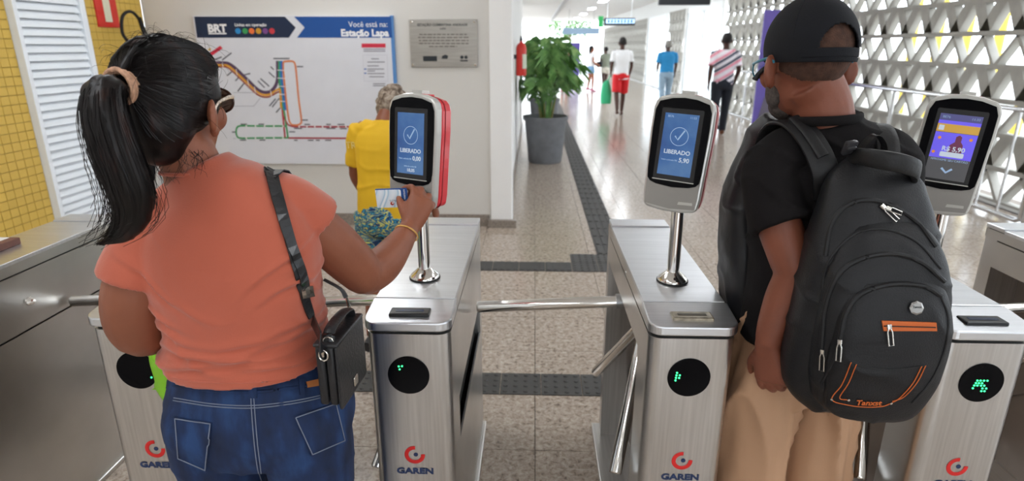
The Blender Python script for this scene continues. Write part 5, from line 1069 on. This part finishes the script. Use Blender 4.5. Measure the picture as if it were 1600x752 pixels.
# elderly person in yellow just past the turnstiles
YT = M('yellow_jersey', hexc('#e2b423'), .75, var=.05, bump=.1, bscale=200)
PATT = ramp_mat('leaf_pattern', 'noise', 10, [(.28, hexc('#12305a')), (.36, hexc('#1d6ea0')), (.42, hexc('#d8d870')), (.47, hexc('#1a3c6e')), (.53, hexc('#3b9ab4')), (.58, hexc('#14284c')), (.64, hexc('#c9d488')), (.7, hexc('#2a5a9a'))], .7, detail=3, distort=2.5, interp='CONSTANT', stretch=(1, 1, 2.2))
yp = ay(588, 300, 3.0)
t, AR, s = figure('elderly person in yellow shirt and leaf patterned shorts past the turnstiles', (yp[0] + .03, 3.02, 0), -14, 1.475, SKIN_W, GREYH, YT, PATT, 'knee', .08, ((.12, .25), (.12, .2)), M('dark_shoe', (1, 1, 1)), .62, hem=.86, stoop=.18, sc_w=1.0, vox=.011, fluffy=.1, headturn=-22, headoff=(.02, .05, -.085))
bz = None
o_ = [c for c in t.children if c.name.startswith('shirt')][0]
bz = BVHTree.FromPolygons([Matrix.Translation(t.location) @ Matrix.Rotation(t.rotation_euler.z, 4, 'Z') @ v.co for v in o_.data.vertices], [tuple(p.vertices) for p in o_.data.polygons])
inv = (Matrix.Translation(t.location) @ Matrix.Rotation(t.rotation_euler.z, 4, 'Z')).inverted()
def ydecal(q, name, mat):
    m = patch(bz, q, .004, .003, 8)
    if m.v: m.v = [tuple(inv @ Vector(p)) for p in m.v]; build(name, m, mat, o_, True, local=True)
ydecal(((540, 244), (566, 249), (565, 262), (539, 256)), 'chest_band', M('tan_print', hexc('#b89050'), .7))
h_, n_ = surf(bz, 551, 232, .004)
if h_ is not None:
    lt = text('lettering', 'TRI', .05, A(0, 0, 0), A(1, 0, 0), A(0, 0, 1), M('pale_yellow_print', hexc('#efd98a'), .6), o_, local=True); u_ = unit(np.cross((0, 0, 1), n_)); v_ = np.cross(n_, u_)
    for q in lt.data.vertices: q.co = inv @ Vector(h_ + u_ * q.co.x + v_ * q.co.z + n_ * q.co.y)
# walkers
t, AR, s = figure('walker in white shirt and red shorts seen from behind', az(967, 181, 0), 4, 1.80, SKIN_D, BLKH, WHITE_T, REDS, 'knee', .16, ((.0, .5), (.1, .3)), None, .55, hem=.80)
WL = np.array(t.location) + rotz(math.radians(4)) @ (AR[0][2] + A(0, .02, -.03))
POLO = M('blue_polo', hexc('#2a86bd'), .75, var=.05); JNL = M('light_jeans', hexc('#8fa6b8'), .8, var=.1, vscale=12)
figure('walker in blue polo shirt and pale jeans with grey hair', az(1037, 171, 0), 3, 1.74, SKIN_D, M('grey_hair', hexc('#8a8680'), .8), POLO, JNL, 'long', .1, ((-.05, .6), (.2, .1)), M('pale_shoe', hexc('#c9ccd0'), .6), .6, hem=.93, sc_w=1.08)
STR = ramp_mat('diagonal_stripes', 'wave', 1.15, [(0, hexc('#f2eef0')), (.22, hexc('#f0a8b8')), (.40, hexc('#e86a7c')), (.52, hexc('#f4eef0')), (.66, hexc('#2b3044')), (.84, hexc('#3a4054')), (1, hexc('#f4f0f2'))], .75, rot=(0, math.radians(-58), 0), stretch=(.85, .85, .85))
figure('walker in pink, white and navy diagonally striped shirt and dark trousers', az(1121, 211, 0), -6, 1.83, SKIN_D, BLKH, STR, M('dark_trousers', hexc('#23262e'), .8), 'long', .14, ((-.25, .1), (-.05, .45)), M('brown_shoe', hexc('#6b3f28'), .6), .6, hem=.86, sc_w=1.05)
DEN2 = M('denim_short', hexc('#7fa3c4'), .8, var=.1, vscale=12); PINK = M('pink_shoe', hexc('#c0607c'), .6)
t, AR, s = figure('woman far off in white top and denim shorts with a black handbag', az(922, 143, 0), -70, 1.62, M('skin_tan', hexc('#a86b50'), .5), BLKH, WHITE_T, DEN2, 'short', .05, ((.1, .9), (.1, .8)), PINK, .3, hairlong=True, hem=.95)
hbg = thing('handbag', 'small black handbag carried by the woman in denim shorts far off', 'bag', t.location + Vector((.30, -.02, .86))); build('pouch', MB().rbox(-.1, .1, -.05, .05, 0, .2, .03), BLACK, hbg, True); build('strap', MB().tube([(-.08, 0, .18), (-.1, 0, .35), (-.2, .02, .52)], .012, 6), BLACK, hbg)
OLIVE = M('grey_olive_top', hexc('#8e9484'), .8, var=.08); CREAM = M('cream_cotton', hexc('#d8d2c4'), .8)
figure('person far off in grey olive top and cream shorts', az(944, 142, 0), 20, 1.58, SKIN_D, BLKH, OLIVE, CREAM, 'short', .14, ((.1, .6), (.1, .5)), None, .4, hem=.9)
gbag = thing('shopping_bag', 'bright green bag carried beside the red shorts walker', 'bag', (WL[0] - .09, WL[1], WL[2] - .70)); organic('bag_body', MB().tube([(0, 0, 0), (0, 0, .2), (0, 0, .45), (.05, 0, .55)], [(.12, .05), (.14, .07), (.1, .05), (.03, .02)], 16, sub=3), M('mint_plastic', hexc('#3fba84'), .5), gbag, .02, 2); build('handle', MB().tube([(.02, 0, .5), (.06, 0, .62), (.1, 0, .7)], .012, 6), M('mint_plastic', (1, 1, 1)), gbag)
figure('woman with dark hair in grey blue dress beyond the palm', az(881, 146, 0), 8, 1.63, M('skin_tan', (1, 1, 1)), BLKH, M('slate_dress', hexc('#66707f'), .8, var=.1), M('slate_dress', (1, 1, 1)), 'short', .05, ((.0, .2), (.0, .2)), PINK, 0, hairlong=True, hem=.6, dress=True)
figure('person in dark blue shirt half hidden behind the palm leaves', az(862, 140, 0), 12, 1.7, SKIN_D, BLKH, M('dark_blue_shirt', hexc('#31506e'), .8), M('dark_trousers', (1, 1, 1)), 'long', .1, ((.1, .2), (.0, .2)), M('dark_shoe', (1, 1, 1)), .5)
figure('small distant person in white shirt before the violet poster', (1.35, 27.5, 0), -30, 1.68, SKIN_D, BLKH, WHITE_T, M('dark_trousers', (1, 1, 1)), 'long', .1, ((.1, .5), (.0, .2)), M('dark_shoe', (1, 1, 1)), .5)
# ================================================================== TREES BEYOND THE OPEN END
TL = ramp_mat('tree_leaf', 'noise', 3, [(.3, hexc('#39602c')), (.6, hexc('#638a45')), (.8, hexc('#93ad6a'))], .6); BARK = M('bark', hexc('#6d5a48'), .9, bump=.5, bscale=20)
for n_, (x, y, h, r, lab) in enumerate(((-2.2, 27, 3.4, 1.5, 'leafy green tree standing outside behind the palm'), (-5.0, 38, 5.0, 2.4, 'taller tree farther outside at the left of the corridor'), (3.0, 56, 4.6, 2.2, 'hazy tree beyond the open end of the corridor'))):
    t = thing('tree', lab, 'tree', (x, y, -.05)); build('trunk', MB().tube([(0, 0, 0), (.1, 0, h * .4), (0, .1, h * .8)], [.16, .12, .06], 10, sub=3), BARK, t, True); m = MB()
    for k in range(1500):
        d = unit(rng.normal(size=3)); p = A(0, 0, h * .78) + d * A(r, r, r * .75) * rng.uniform(.45, 1) ; u = unit(rng.normal(size=3)) * .14; v = unit(np.cross(u, rng.normal(size=3))) * .07
        m.add([p - u, p + v, p + u, p - v], [(0, 1, 2, 3)])
    tag(build('foliage', m, TL, t), kind='stuff')
